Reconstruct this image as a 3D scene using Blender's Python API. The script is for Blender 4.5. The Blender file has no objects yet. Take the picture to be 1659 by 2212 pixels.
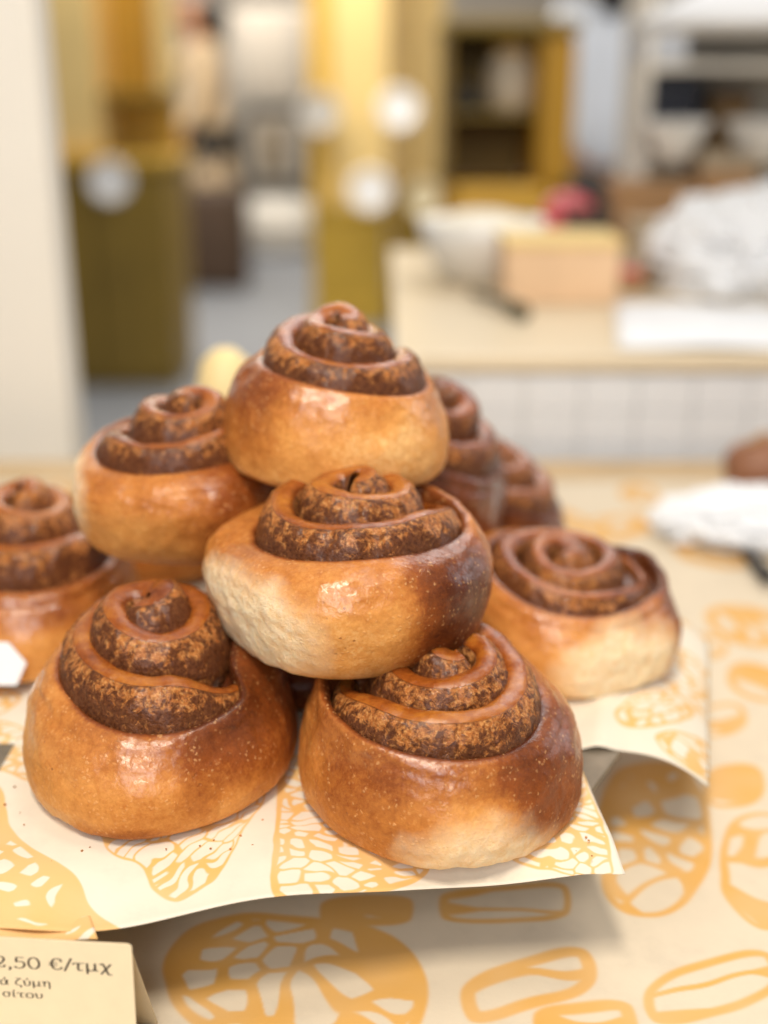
import bpy, bmesh, math, random
import numpy as np
from mathutils import Vector, Matrix

R = math.radians
S = bpy.context.scene
COL = S.collection

# ------------------------------------------------------------------ camera, world, lights, exposure
CAM_Z, PITCH, FPX, CX, CY = 0.2725, R(19.6), 2600.0, 829.5, 1106.0
cam = bpy.data.objects.new('camera', bpy.data.cameras.new('camera'))
COL.objects.link(cam)
cam.location = (0, 0, CAM_Z)
cam.rotation_euler = (R(90) - PITCH, 0, 0)
cam.data.sensor_fit = 'HORIZONTAL'
cam.data.sensor_width = 36.0
cam.data.lens = 36.0 * FPX / 1659.0
cam.data.clip_start, cam.data.clip_end = 0.02, 60
cam.data.dof.use_dof = True
cam.data.dof.focus_distance = 0.445
cam.data.dof.aperture_fstop = 4.1
S.camera = cam

W = bpy.data.worlds.new('World')
S.world = W
W.use_nodes = True
W.node_tree.nodes['Background'].inputs[0].default_value = (1.0, 0.97, 0.94, 1)
W.node_tree.nodes['Background'].inputs[1].default_value = 0.20


def area(name, loc, target, size, power, col, sy=None):
    d = bpy.data.lights.new(name, 'AREA')
    d.shape = 'RECTANGLE'
    d.size, d.size_y = size, sy or size
    d.energy, d.color = power, col
    o = bpy.data.objects.new(name, d)
    COL.objects.link(o)
    o.location = loc
    v = Vector(target) - Vector(loc)
    o.rotation_euler = v.to_track_quat('-Z', 'Y').to_euler()
    return o


area('shop_window_light', (-0.16, -1.25, 1.05), (0, 0.45, 0.0), 0.80, 17, (0.95, 0.97, 1.0), 1.1)
area('ceiling_lamp_light', (-0.12, -0.16, 1.30), (-0.02, 0.45, 0.0), 0.16, 14.0, (1.0, 0.91, 0.78), 0.36)
area('ceiling_lamp_light', (0.30, 0.50, 1.5), (0.0, 0.5, 0.0), 0.4, 4.5, (1.0, 0.92, 0.8), 0.5)
area('ceiling_panel_light', (0.6, 2.6, 1.75), (0.5, 2.4, -0.9), 1.6, 26, (1.0, 0.97, 0.94), 1.2)
area('ceiling_panel_light', (-1.2, 5.6, 1.9), (-1.0, 6.2, -0.9), 2.4, 135, (1.0, 0.94, 0.84), 2.0)
area('ceiling_panel_light', (-1.0, 9.2, 1.95), (-1.0, 9.4, -0.9), 2.4, 95, (1.0, 0.94, 0.86), 2.0)
area('side_window_light', (2.3, 1.6, 0.9), (0.6, 1.6, 0.1), 1.4, 10, (0.90, 0.94, 1.0), 1.2)

S.view_settings.view_transform = 'Standard'
S.view_settings.look = 'None'
S.view_settings.gamma = 1
S.view_settings.exposure = 0.24
try:
    S.cycles.use_denoising = True
    S.cycles.denoiser = 'OPENIMAGEDENOISE'
    S.cycles.max_bounces = 8
except Exception:
    pass

# ------------------------------------------------------------------ photograph measurements -> places
CP, SP = math.cos(PITCH), math.sin(PITCH)


def ray(x, y):
    a, b = (x - CX) / FPX, (CY - y) / FPX
    return np.array([a, CP + b * SP, -SP + b * CP])


def ground(x, y, z=0.0):
    d = ray(x, y)
    return np.array([0, 0, CAM_Z]) + d * ((z - CAM_Z) / d[2])


def at_y(x, y, Y):
    d = ray(x, y)
    return np.array([0, 0, CAM_Z]) + d * (Y / d[1])


# ------------------------------------------------------------------ numpy noise
def _hash(ix, iy, iz, seed):
    h = (ix.astype(np.int64) * 374761393 + iy.astype(np.int64) * 668265263 + iz.astype(np.int64) * 2147483647 + seed * 974634777) & 0xFFFFFFFF
    h = ((h ^ (h >> 13)) * 1274126177) & 0xFFFFFFFF
    h = (h ^ (h >> 16)) & 0xFFFFFFFF
    h = ((h * 2246822519) & 0xFFFFFFFF)
    h = h ^ (h >> 15)
    return (h & 0xFFFFFF) / float(0xFFFFFF) * 2 - 1


def vnoise(p, seed=0):
    f = np.floor(p)
    t = p - f
    t = t * t * t * (t * (t * 6 - 15) + 10)
    ix, iy, iz = f[..., 0], f[..., 1], f[..., 2]
    out = 0
    for dx in (0, 1):
        wx = t[..., 0] if dx else 1 - t[..., 0]
        for dy in (0, 1):
            wy = t[..., 1] if dy else 1 - t[..., 1]
            for dz in (0, 1):
                wz = t[..., 2] if dz else 1 - t[..., 2]
                out = out + wx * wy * wz * _hash(ix + dx, iy + dy, iz + dz, seed)
    return out


def fbm(p, seed=0, octv=3):
    out, a, tot = 0, 1.0, 0
    for k in range(octv):
        out = out + a * vnoise(p * (2.03 ** k) + 17.3 * k, seed + k)
        tot += a
        a *= 0.5
    return out / tot


def sstep(a, b, x):
    t = np.clip((x - a) / (b - a), 0, 1)
    return t * t * (3 - 2 * t)


def catmull(pts, n, closed=False):
    P = np.array(pts, float)
    if closed:
        P = np.vstack([P[-1], P, P[0], P[1]])
    else:
        P = np.vstack([2 * P[0] - P[1], P, 2 * P[-1] - P[-2]])
    m = len(P) - 3
    u = np.linspace(0, m, n, endpoint=not closed)
    i = np.minimum(u.astype(int), m - 1)
    t = (u - i)[:, None]
    p0, p1, p2, p3 = P[i], P[i + 1], P[i + 2], P[i + 3]
    return 0.5 * ((2 * p1) + (-p0 + p2) * t + (2 * p0 - 5 * p1 + 4 * p2 - p3) * t ** 2 + (-p0 + 3 * p1 - 3 * p2 + p3) * t ** 3)


# ------------------------------------------------------------------ materials
def new_mat(name):
    m = bpy.data.materials.new(name)
    m.use_nodes = True
    nt = m.node_tree
    return m, nt, nt.nodes['Principled BSDF']


def nd(nt, typ, ins=None, **props):
    n = nt.nodes.new(typ)
    for k, v in props.items():
        setattr(n, k, v)
    for k, v in (ins or {}).items():
        s = n.inputs[k]
        if isinstance(v, bpy.types.NodeSocket):
            nt.links.new(v, s)
        else:
            s.default_value = v
    return n


def c4(c):
    return (c[0], c[1], c[2], 1)


def ramp(nt, fac, stops):
    n = nd(nt, 'ShaderNodeValToRGB', {'Fac': fac})
    e = n.color_ramp.elements
    while len(e) < len(stops):
        e.new(0.5)
    for el, (p, c) in zip(e, stops):
        el.position = p
        el.color = c4(c) if not isinstance(c, (int, float)) else (c, c, c, 1)
    return n.outputs['Color']


def mixc(nt, f, a, b, mode='MIX'):
    n = nd(nt, 'ShaderNodeMix', None, data_type='RGBA', blend_type=mode)
    for i, v in ((0, f), (6, a), (7, b)):
        if isinstance(v, bpy.types.NodeSocket):
            nt.links.new(v, n.inputs[i])
        else:
            n.inputs[i].default_value = v if i == 0 else c4(v)
    return n.outputs[2]


def mth(nt, op, a, b=0.0, c=None, clamp=False):
    n = nt.nodes.new('ShaderNodeMath')
    n.operation = op
    n.use_clamp = clamp
    for i, v in enumerate((a, b) if c is None else (a, b, c)):
        if isinstance(v, bpy.types.NodeSocket):
            nt.links.new(v, n.inputs[i])
        else:
            n.inputs[i].default_value = v
    return n.outputs[0]


def noise(nt, vec, scale, detail=4, rough=0.55, dist=0.0):
    return nd(nt, 'ShaderNodeTexNoise', {'Vector': vec, 'Scale': scale, 'Detail': detail, 'Roughness': rough, 'Distortion': dist}).outputs['Fac']


def simple(name, col, rough=0.5, metal=0.0, var=0.12, scale=8.0, bump=0.0, coat=0.0, spec=0.5):
    m, nt, b = new_mat(name)
    tc = nd(nt, 'ShaderNodeTexCoord').outputs['Object']
    n = noise(nt, tc, scale, 5, 0.6)
    lo = tuple(max(0, c * (1 - var)) for c in col)
    hi = tuple(min(1, c * (1 + var)) for c in col)
    nt.links.new(ramp(nt, n, [(0.3, lo), (0.7, hi)]), b.inputs['Base Color'])
    b.inputs['Roughness'].default_value = rough
    b.inputs['Metallic'].default_value = metal
    b.inputs['Coat Weight'].default_value = coat
    b.inputs['Specular IOR Level'].default_value = spec
    if bump:
        bn = nd(nt, 'ShaderNodeBump', {'Strength': bump, 'Distance': 0.01, 'Height': n})
        nt.links.new(bn.outputs[0], b.inputs['Normal'])
    return m


def bun_body_mat():
    m, nt, b = new_mat('baked_dough')
    tc = nd(nt, 'ShaderNodeTexCoord').outputs['Object']
    oi = nd(nt, 'ShaderNodeObjectInfo').outputs['Random']
    off = nd(nt, 'ShaderNodeVectorMath', {0: tc, 1: (0, 0, 0)}, operation='ADD')
    cmb = nd(nt, 'ShaderNodeCombineXYZ', {0: oi, 1: oi, 2: 0.0})
    nt.links.new(cmb.outputs[0], off.inputs[1])
    v = off.outputs[0]
    at = nd(nt, 'ShaderNodeAttribute', attribute_name='masks')
    sep = nd(nt, 'ShaderNodeSeparateColor', {0: at.outputs['Color']})
    torn, bake_shade, glaze = sep.outputs[0], sep.outputs[1], sep.outputs[2]
    n1 = noise(nt, v, 55, 5, 0.6)
    n2 = noise(nt, v, 260, 5, 0.7)
    n3 = noise(nt, v, 620, 4, 0.65)
    bk = mth(nt, 'ADD', bake_shade, mth(nt, 'MULTIPLY', mth(nt, 'SUBTRACT', n1, 0.5), 0.42))
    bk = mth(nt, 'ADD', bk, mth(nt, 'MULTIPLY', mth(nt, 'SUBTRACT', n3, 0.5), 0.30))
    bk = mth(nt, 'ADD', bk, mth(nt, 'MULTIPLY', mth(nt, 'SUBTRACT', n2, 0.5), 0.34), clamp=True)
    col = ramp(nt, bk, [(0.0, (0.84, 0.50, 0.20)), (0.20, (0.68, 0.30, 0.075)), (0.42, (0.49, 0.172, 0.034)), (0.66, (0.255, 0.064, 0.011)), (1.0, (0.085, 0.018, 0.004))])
    # pale blisters of the crust and small dark pores
    wv = nd(nt, 'ShaderNodeVectorMath', {0: v, 1: nd(nt, 'ShaderNodeVectorMath', {0: nd(nt, 'ShaderNodeTexNoise', {'Vector': v, 'Scale': 500.0}).outputs['Color'], 'Scale': 0.0022}, operation='SCALE').outputs[0]}, operation='ADD').outputs[0]
    vo = nd(nt, 'ShaderNodeTexVoronoi', {'Vector': wv, 'Scale': 430.0, 'Randomness': 1.0}).outputs['Distance']
    bl = mth(nt, 'MULTIPLY', ramp(nt, vo, [(0.15, 1.0), (0.33, 0.0)]), ramp(nt, noise(nt, v, 120, 3), [(0.42, 0.0), (0.60, 1.0)]))
    col = mixc(nt, mth(nt, 'MULTIPLY', bl, 0.42), col, (0.80, 0.43, 0.17))
    vp = nd(nt, 'ShaderNodeTexVoronoi', {'Vector': v, 'Scale': 210.0}).outputs['Distance']
    pore = ramp(nt, vp, [(0.06, 1.0), (0.15, 0.0)])
    pore = mth(nt, 'MULTIPLY', pore, ramp(nt, noise(nt, v, 70, 2), [(0.55, 0.0), (0.66, 1.0)]))
    col = mixc(nt, mth(nt, 'MULTIPLY', pore, 0.75), col, (0.30, 0.10, 0.025))
    # torn crumb where the rolls were pulled apart
    crumb = ramp(nt, n2, [(0.3, (0.88, 0.60, 0.31)), (0.5, (0.97, 0.77, 0.49)), (0.75, (0.98, 0.86, 0.64))])
    tf = mth(nt, 'ADD', torn, mth(nt, 'MULTIPLY', mth(nt, 'SUBTRACT', n1, 0.5), 0.5))
    tf = ramp(nt, tf, [(0.10, 0.0), (1.0, 1.0)])
    tf = mth(nt, 'MULTIPLY', tf, ramp(nt, torn, [(0.02, 0.0), (0.2, 1.0)]))
    col = mixc(nt, tf, col, crumb)
    nt.links.new(col, b.inputs['Base Color'])
    ro = mth(nt, 'ADD', mth(nt, 'MULTIPLY', n2, 0.25), 0.36)
    ro = mth(nt, 'ADD', ro, mth(nt, 'MULTIPLY', tf, 0.35), clamp=True)
    nt.links.new(ro, b.inputs['Roughness'])
    b.inputs['Specular IOR Level'].default_value = 0.16
    ct = mth(nt, 'MULTIPLY', glaze, mth(nt, 'SUBTRACT', 1.0, tf))
    wet = ramp(nt, mth(nt, 'ADD', noise(nt, v, 42, 4, 0.6), mth(nt, 'MULTIPLY', glaze, 0.16)), [(0.46, 0.15), (0.60, 1.0)])
    ct = mth(nt, 'MULTIPLY', ct, wet)
    nt.links.new(mth(nt, 'MULTIPLY', ct, 1.0), b.inputs['Coat Weight'])
    b.inputs['Coat Roughness'].default_value = 0.09
    b.inputs['Subsurface Weight'].default_value = 0.12
    b.inputs['Subsurface Radius'].default_value = (0.004, 0.0018, 0.0008)
    b.inputs['Subsurface Scale'].default_value = 1.0
    hgt = mth(nt, 'ADD', mth(nt, 'MULTIPLY', n2, 0.5), mth(nt, 'MULTIPLY', n3, 0.35))
    hgt = mth(nt, 'ADD', hgt, mth(nt, 'MULTIPLY', bl, 0.22))
    hgt = mth(nt, 'SUBTRACT', hgt, mth(nt, 'MULTIPLY', pore, 0.5))
    hgt = mth(nt, 'ADD', hgt, mth(nt, 'MULTIPLY', mth(nt, 'MULTIPLY', noise(nt, v, 260, 6, 0.7), tf), 2.2))
    bn = nd(nt, 'ShaderNodeBump', {'Strength': 0.55, 'Distance': 0.0014, 'Height': hgt})
    nt.links.new(bn.outputs[0], b.inputs['Normal'])
    bn2 = nd(nt, 'ShaderNodeBump', {'Strength': 0.30, 'Distance': 0.0012, 'Height': mth(nt, 'ADD', mth(nt, 'ADD', n2, mth(nt, 'MULTIPLY', n3, 0.3)), noise(nt, v, 120, 3))})
    nt.links.new(bn2.outputs[0], b.inputs['Coat Normal'])
    return m


def swirl_mat():
    m, nt, b = new_mat('cinnamon_swirl')
    tc = nd(nt, 'ShaderNodeTexCoord').outputs['Object']
    at = nd(nt, 'ShaderNodeAttribute', attribute_name='masks')
    sep = nd(nt, 'ShaderNodeSeparateColor', {0: at.outputs['Color']})
    side, dark, low = sep.outputs[0], sep.outputs[1], sep.outputs[2]
    n1 = noise(nt, tc, 80, 4, 0.6)
    n2 = noise(nt, tc, 300, 6, 0.70, 0.5)
    n3 = noise(nt, tc, 700, 4, 0.65)
    tb = mth(nt, 'ADD', mth(nt, 'MULTIPLY', n1, 0.6), mth(nt, 'MULTIPLY', n2, 0.4))
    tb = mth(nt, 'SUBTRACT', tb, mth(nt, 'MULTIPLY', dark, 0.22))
    top = ramp(nt, tb, [(0.22, (0.11, 0.018, 0.003)), (0.42, (0.28, 0.070, 0.009)), (0.60, (0.44, 0.150, 0.020)), (0.78, (0.60, 0.25, 0.045))])
    # side: torn, floury dough with dark cinnamon paste in patches
    dough = ramp(nt, n3, [(0.3, (0.30, 0.082, 0.016)), (0.5, (0.50, 0.175, 0.040)), (0.72, (0.74, 0.38, 0.13))])
    th = mth(nt, 'ADD', n2, mth(nt, 'MULTIPLY', low, 0.16))
    th = mth(nt, 'ADD', th, mth(nt, 'MULTIPLY', mth(nt, 'SUBTRACT', n1, 0.5), 0.35))
    th = mth(nt, 'ADD', th, mth(nt, 'MULTIPLY', dark, 0.12))
    cin = ramp(nt, th, [(0.49, 0.0), (0.62, 1.0)])
    paste = ramp(nt, n3, [(0.3, (0.035, 0.008, 0.003)), (0.7, (0.13, 0.030, 0.008))])
    sd = mixc(nt, mth(nt, 'MULTIPLY', cin, 0.88), dough, paste)
    sf = ramp(nt, mth(nt, 'ADD', side, mth(nt, 'MULTIPLY', mth(nt, 'SUBTRACT', n2, 0.5), 0.5)), [(0.35, 0.0), (0.6, 1.0)])
    nt.links.new(mixc(nt, sf, top, sd), b.inputs['Base Color'])
    nt.links.new(mth(nt, 'ADD', mth(nt, 'MULTIPLY', sf, 0.22), 0.26), b.inputs['Roughness'])
    nt.links.new(mth(nt, 'SUBTRACT', 0.80, mth(nt, 'MULTIPLY', sf, 0.40)), b.inputs['Coat Weight'])
    b.inputs['Coat Roughness'].default_value = 0.06
    nt.links.new(mth(nt, 'SUBTRACT', 0.20, mth(nt, 'MULTIPLY', sf, 0.05)), b.inputs['Specular IOR Level'])
    b.inputs['Subsurface Weight'].default_value = 0.08
    b.inputs['Subsurface Radius'].default_value = (0.003, 0.0012, 0.0005)
    b.inputs['Subsurface Scale'].default_value = 1.0
    h = mth(nt, 'ADD', mth(nt, 'MULTIPLY', n2, mth(nt, 'ADD', mth(nt, 'MULTIPLY', sf, 1.1), 0.18)), mth(nt, 'MULTIPLY', n3, mth(nt, 'ADD', mth(nt, 'MULTIPLY', sf, 0.5), 0.06)))
    bn = nd(nt, 'ShaderNodeBump', {'Strength': 0.9, 'Distance': 0.0018, 'Height': h})
    nt.links.new(bn.outputs[0], b.inputs['Normal'])
    bn2 = nd(nt, 'ShaderNodeBump', {'Strength': 0.33, 'Distance': 0.0012, 'Height': mth(nt, 'ADD', mth(nt, 'ADD', n2, mth(nt, 'MULTIPLY', n3, 0.5)), mth(nt, 'MULTIPLY', n1, 0.8))})
    nt.links.new(bn2.outputs[0], b.inputs['Coat Normal'])
    return m


M_BODY, M_SWIRL = bun_body_mat(), swirl_mat()


# ------------------------------------------------------------------ object helpers
def tag(o, label=None, cat=None, group=None, kind=None):
    for k, v in (('label', label), ('category', cat), ('group', group), ('kind', kind)):
        if v:
            o[k] = v
    return o


def link(name, me, mat=None, parent=None, smooth=False):
    o = bpy.data.objects.new(name, me)
    COL.objects.link(o)
    if mat is not None:
        me.materials.append(mat)
    if parent is not None:
        o.parent = parent
    if smooth:
        me.polygons.foreach_set('use_smooth', [True] * len(me.polygons))
    return o


def empty(name, loc, rz=0.0):
    o = bpy.data.objects.new(name, None)
    o.empty_display_size = 0.02
    COL.objects.link(o)
    o.location = tuple(float(x) for x in loc)
    o.rotation_euler = (0, 0, rz)
    return o


def np_mesh(name, verts, faces, masks=None):
    me = bpy.data.meshes.new(name)
    me.from_pydata(np.asarray(verts).tolist(), [], faces if isinstance(faces, list) else faces.tolist())
    if masks is not None:
        a = me.attributes.new('masks', 'FLOAT_COLOR', 'POINT')
        a.data.foreach_set('color', np.column_stack([masks, np.ones(len(masks))]).astype(np.float32).ravel())
    me.update()
    return me


def grid_faces(nu, nv, wrap_u=False, wrap_v=False):
    iu = np.arange(nu if wrap_u else nu - 1)
    iv = np.arange(nv if wrap_v else nv - 1)
    U, V = np.meshgrid(iu, iv, indexing='ij')
    U2, V2 = (U + 1) % nu, (V + 1) % nv
    return np.stack([U * nv + V, U2 * nv + V, U2 * nv + V2, U * nv + V2], -1).reshape(-1, 4)


class MB:
    """collects boxes, lathes, tubes in one bmesh that becomes ONE mesh object"""

    def __init__(self):
        self.bm = bmesh.new()

    def box(self, lo, hi, bevel=0.0, rot=None, seg=2):
        lo, hi = Vector(lo), Vector(hi)
        r = bmesh.ops.create_cube(self.bm, size=1.0)
        vs = r['verts']
        for v in vs:
            v.co = Vector((v.co.x * (hi.x - lo.x), v.co.y * (hi.y - lo.y), v.co.z * (hi.z - lo.z))) + (lo + hi) / 2
        if bevel:
            es = list({e for v in vs for e in v.link_edges})
            bmesh.ops.bevel(self.bm, geom=es, offset=bevel, segments=seg, profile=0.6, affect='EDGES')
        return self

    def lathe(self, prof, c=(0, 0, 0), n=40, squash=1.0):
        rings = []
        for r, z in prof:
            rings.append([self.bm.verts.new((c[0] + max(r, 1e-5) * math.cos(2 * math.pi * k / n), c[1] + squash * max(r, 1e-5) * math.sin(2 * math.pi * k / n), c[2] + z)) for k in range(n)])
        for a, b in zip(rings[:-1], rings[1:]):
            for k in range(n):
                self.bm.faces.new((a[k], a[(k + 1) % n], b[(k + 1) % n], b[k]))
        return self

    def tube(self, pts, rad, n=10):
        pts = [Vector(p) for p in pts]
        rings = []
        for i, p in enumerate(pts):
            t = (pts[min(i + 1, len(pts) - 1)] - pts[max(i - 1, 0)]).normalized()
            a = t.orthogonal().normalized() if i == 0 else (rings_a - t * rings_a.dot(t)).normalized()
            rings_a = a
            b = t.cross(a)
            r = rad[i] if isinstance(rad, (list, tuple)) else rad
            rings.append([self.bm.verts.new(p + (a * math.cos(2 * math.pi * k / n) + b * math.sin(2 * math.pi * k / n)) * r) for k in range(n)])
        for a, b in zip(rings[:-1], rings[1:]):
            for k in range(n):
                self.bm.faces.new((a[k], a[(k + 1) % n], b[(k + 1) % n], b[k]))
        self.bm.faces.new(rings[0][::-1])
        self.bm.faces.new(rings[-1])
        return self

    def build(self, name, mat, parent=None, smooth=False):
        bmesh.ops.recalc_face_normals(self.bm, faces=self.bm.faces)
        me = bpy.data.meshes.new(name)
        self.bm.to_mesh(me)
        self.bm.free()
        return link(name, me, mat, parent, smooth)


# ------------------------------------------------------------------ cinnamon rolls
_TOP = [(0.728, 0.94), (0.71, 0.86), (0.68, 0.78), (0.4, 0.74), (0.0, 0.74)]
PROFS = {
    'dome': [(0.0, 0.03), (0.45, 0.0), (0.84, 0.0), (0.95, 0.05), (0.992, 0.17), (1.0, 0.32), (0.98, 0.50), (0.935, 0.68), (0.88, 0.84), (0.835, 0.93), (0.795, 0.97), (0.755, 0.975)] + _TOP,
    'bulge': [(0.0, 0.05), (0.4, 0.0), (0.64, 0.02), (0.78, 0.08), (0.90, 0.22), (0.97, 0.42), (1.0, 0.62), (0.985, 0.77), (0.94, 0.88), (0.88, 0.945), (0.82, 0.975), (0.755, 0.98)] + _TOP}


def spiral(p, seed, s):
    """centre line of the rolled strip: angle, radius and half-width along s = 0 (outside) .. 1 (middle)"""
    Rr = p['R']
    n, sgn, a0 = p.get('turns', 2.3), p.get('dir', -1), R(p.get('start', -20))
    th = a0 + sgn * 2 * np.pi * n * s
    r0, r1 = p.get('r0', 0.60) * Rr, p.get('r1', 0.045) * Rr
    rho = r1 + (r0 - r1) * (1 - s) ** p.get('rpow', 1.0)
    rho = rho * (1 + 0.035 * np.sin(2 * th + seed) + 0.02 * np.sin(3 * th + 2 * seed))
    t_in = sstep(0.0, p.get('tin', 0.11), s)
    rho = rho + (1 - t_in) * 0.07 * Rr
    wa = Rr * p.get('wid', 0.138) * (1 - 0.12 * s) * (0.55 + 0.45 * t_in)
    return th, rho, wa, t_in


def bun_body(p, seed):
    Rr, H = p['R'], p['H']
    prof = catmull(PROFS[p.get('prof', 'dome')], 110)
    na = 260
    az = np.linspace(0, 2 * np.pi, na, endpoint=False)
    A, I = np.meshgrid(az, np.arange(len(prof)), indexing='ij')
    pr, pz = prof[I, 0], prof[I, 1]
    rng = np.random.RandomState(seed)
    ph = rng.rand(6) * 6.28
    wob = 1 + 0.022 * np.cos(2 * A + ph[0]) + 0.014 * np.cos(3 * A + ph[1]) + 0.008 * np.cos(5 * A + ph[2])
    lip = p.get('lip', 1.0)
    # soft second fold under the lip, coming and going round the roll
    amp = 0.5 + 0.5 * np.cos(A * 1.0 + ph[3])
    fold = -0.016 * amp * np.exp(-((pz - 0.88) / 0.03) ** 2) * (pr > 0.8)
    # the mouth of the outer wrap follows the outermost turn of the swirl
    ss = np.linspace(0, 1.05 / p.get('turns', 2.3), 500)
    th, rho, wa, _t = spiral(p, seed, ss)
    ex_, ey_ = rho * np.cos(th) + p.get('off', (0, 0))[0], rho * np.sin(th) + p.get('off', (0, 0))[1]
    ea = np.arctan2(ey_, ex_) % (2 * np.pi)
    er = np.hypot(ex_, ey_) + 0.93 * wa
    mouth = np.array([er[np.abs((ea - a + np.pi) % (2 * np.pi) - np.pi) < 0.035].max(initial=0.0) for a in az])
    kk = np.exp(-np.linspace(-2, 2, 31) ** 2)
    mouth = np.convolve(np.concatenate([mouth[-15:], mouth, mouth[:15]]), kk / kk.sum(), 'valid') / Rr
    w_in = sstep(0.93, 0.755, pr) * (pz > 0.6)
    pr2 = pr * (1 - w_in) + w_in * (pr / 0.755) * np.minimum(mouth[:, None], 0.89)
    r = (pr2 * wob * (1 - w_in) + pr2 * w_in + fold) * Rr
    pz = pz + 0.16 * w_in * np.clip(0.755 - mouth[:, None], -0.05, 0.3) * (pr > 0.5)
    hz = 1 + p.get('drop', 0.0) * np.sin(A) + 0.035 * np.cos(A + ph[4]) + 0.03 * np.cos(2 * A + ph[5])
    X = r * np.cos(A)
    Y = r * np.sin(A)
    td = R(p.get('tdir', -90))
    Z = pz * H * (1 + (hz - 1) * sstep(0.3, 0.9, pz)) - p.get('tl', 0.27) * (X * math.cos(td) + Y * math.sin(td)) * sstep(0.25, 0.97, pz)
    P = np.stack([X, Y, Z], -1)
    c = np.array([0, 0, 0.4 * H])
    nrm = P - c
    nrm[..., 2] *= 0.8
    nrm /= np.linalg.norm(nrm, axis=-1, keepdims=True) + 1e-9
    q = P / Rr
    d = 0.040 * fbm(q * 1.7 + seed * 3.1, seed, 3) + 0.012 * fbm(q * 6 + 5, seed + 9, 3) + 0.004 * fbm(q * 22 + 2, seed + 41, 2)
    d = d + 0.010 * fbm(q * np.array([5, 5, 17]) + 3, seed + 17, 3) * np.exp(-((pz - 0.82) / 0.16) ** 2)
    d *= sstep(0.0, 0.08, pz) * 0.9 + 0.1
    P = P + nrm * (d * Rr)[..., None]
    torn = np.zeros(P.shape[:2])
    for (faz, elev, dist, soft) in p.get('flats', []):
        n = np.array([math.cos(R(faz)) * math.cos(R(elev)), math.sin(R(faz)) * math.cos(R(elev)), math.sin(R(elev))])
        s = (P - np.array([0, 0, 0.45 * H])) @ n - dist * Rr
        rough = 0.018 * Rr * fbm(q * 9, seed + 31, 4)
        k = 0.80 * sstep(-.02 * Rr, soft * Rr, s)
        P = P - n * (np.maximum(s, 0) * k)[..., None] + n * (rough * sstep(0, 0.03 * Rr, s))[..., None]
        torn = np.maximum(torn, sstep(-0.17 * Rr, 0.17 * Rr, s + 0.09 * Rr * fbm(q * 3, seed + 7, 4)))
    zz = pz
    bake_shade = p.get('bake_shade', 0.42) + 0.17 * sstep(0.50, 0.95, zz) * (pr > 0.6) - 0.13 * sstep(0.35, 0.02, zz) + 0.09 * fbm(q * 2.2, seed + 3, 3)
    adeg = np.degrees(A)
    for (paz, pzc, wa, wz, val) in p.get('patches', []):
        da = np.abs((adeg - paz + 180) % 360 - 180) / wa
        dz = np.abs(zz - pzc) / wz
        g = np.exp(-(da ** 4 + dz ** 4) * (1 + 0.5 * fbm(q * 5, seed + 13, 2)))
        if val < -0.9:
            torn = np.maximum(torn, g)
        else:
            bake_shade = bake_shade + val * g
    bake_shade = bake_shade + 0.42 * sstep(0.80, 0.745, pr) * (pz > 0.6)       # paste and painted crease shade in the seam beside the swirl
    glaze = sstep(0.30, 0.85, zz) * 0.85 + 0.12
    glaze = glaze * (0.65 + 0.7 * sstep(-0.25, 0.35, fbm(q * 2.4 + 11, seed + 21, 3)))
    masks = np.stack([torn, np.clip(bake_shade, 0, 1), np.clip(glaze, 0, 1)], -1).reshape(-1, 3)
    return np_mesh('dough', P.reshape(-1, 3), grid_faces(na, len(prof), True, False), masks)


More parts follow.
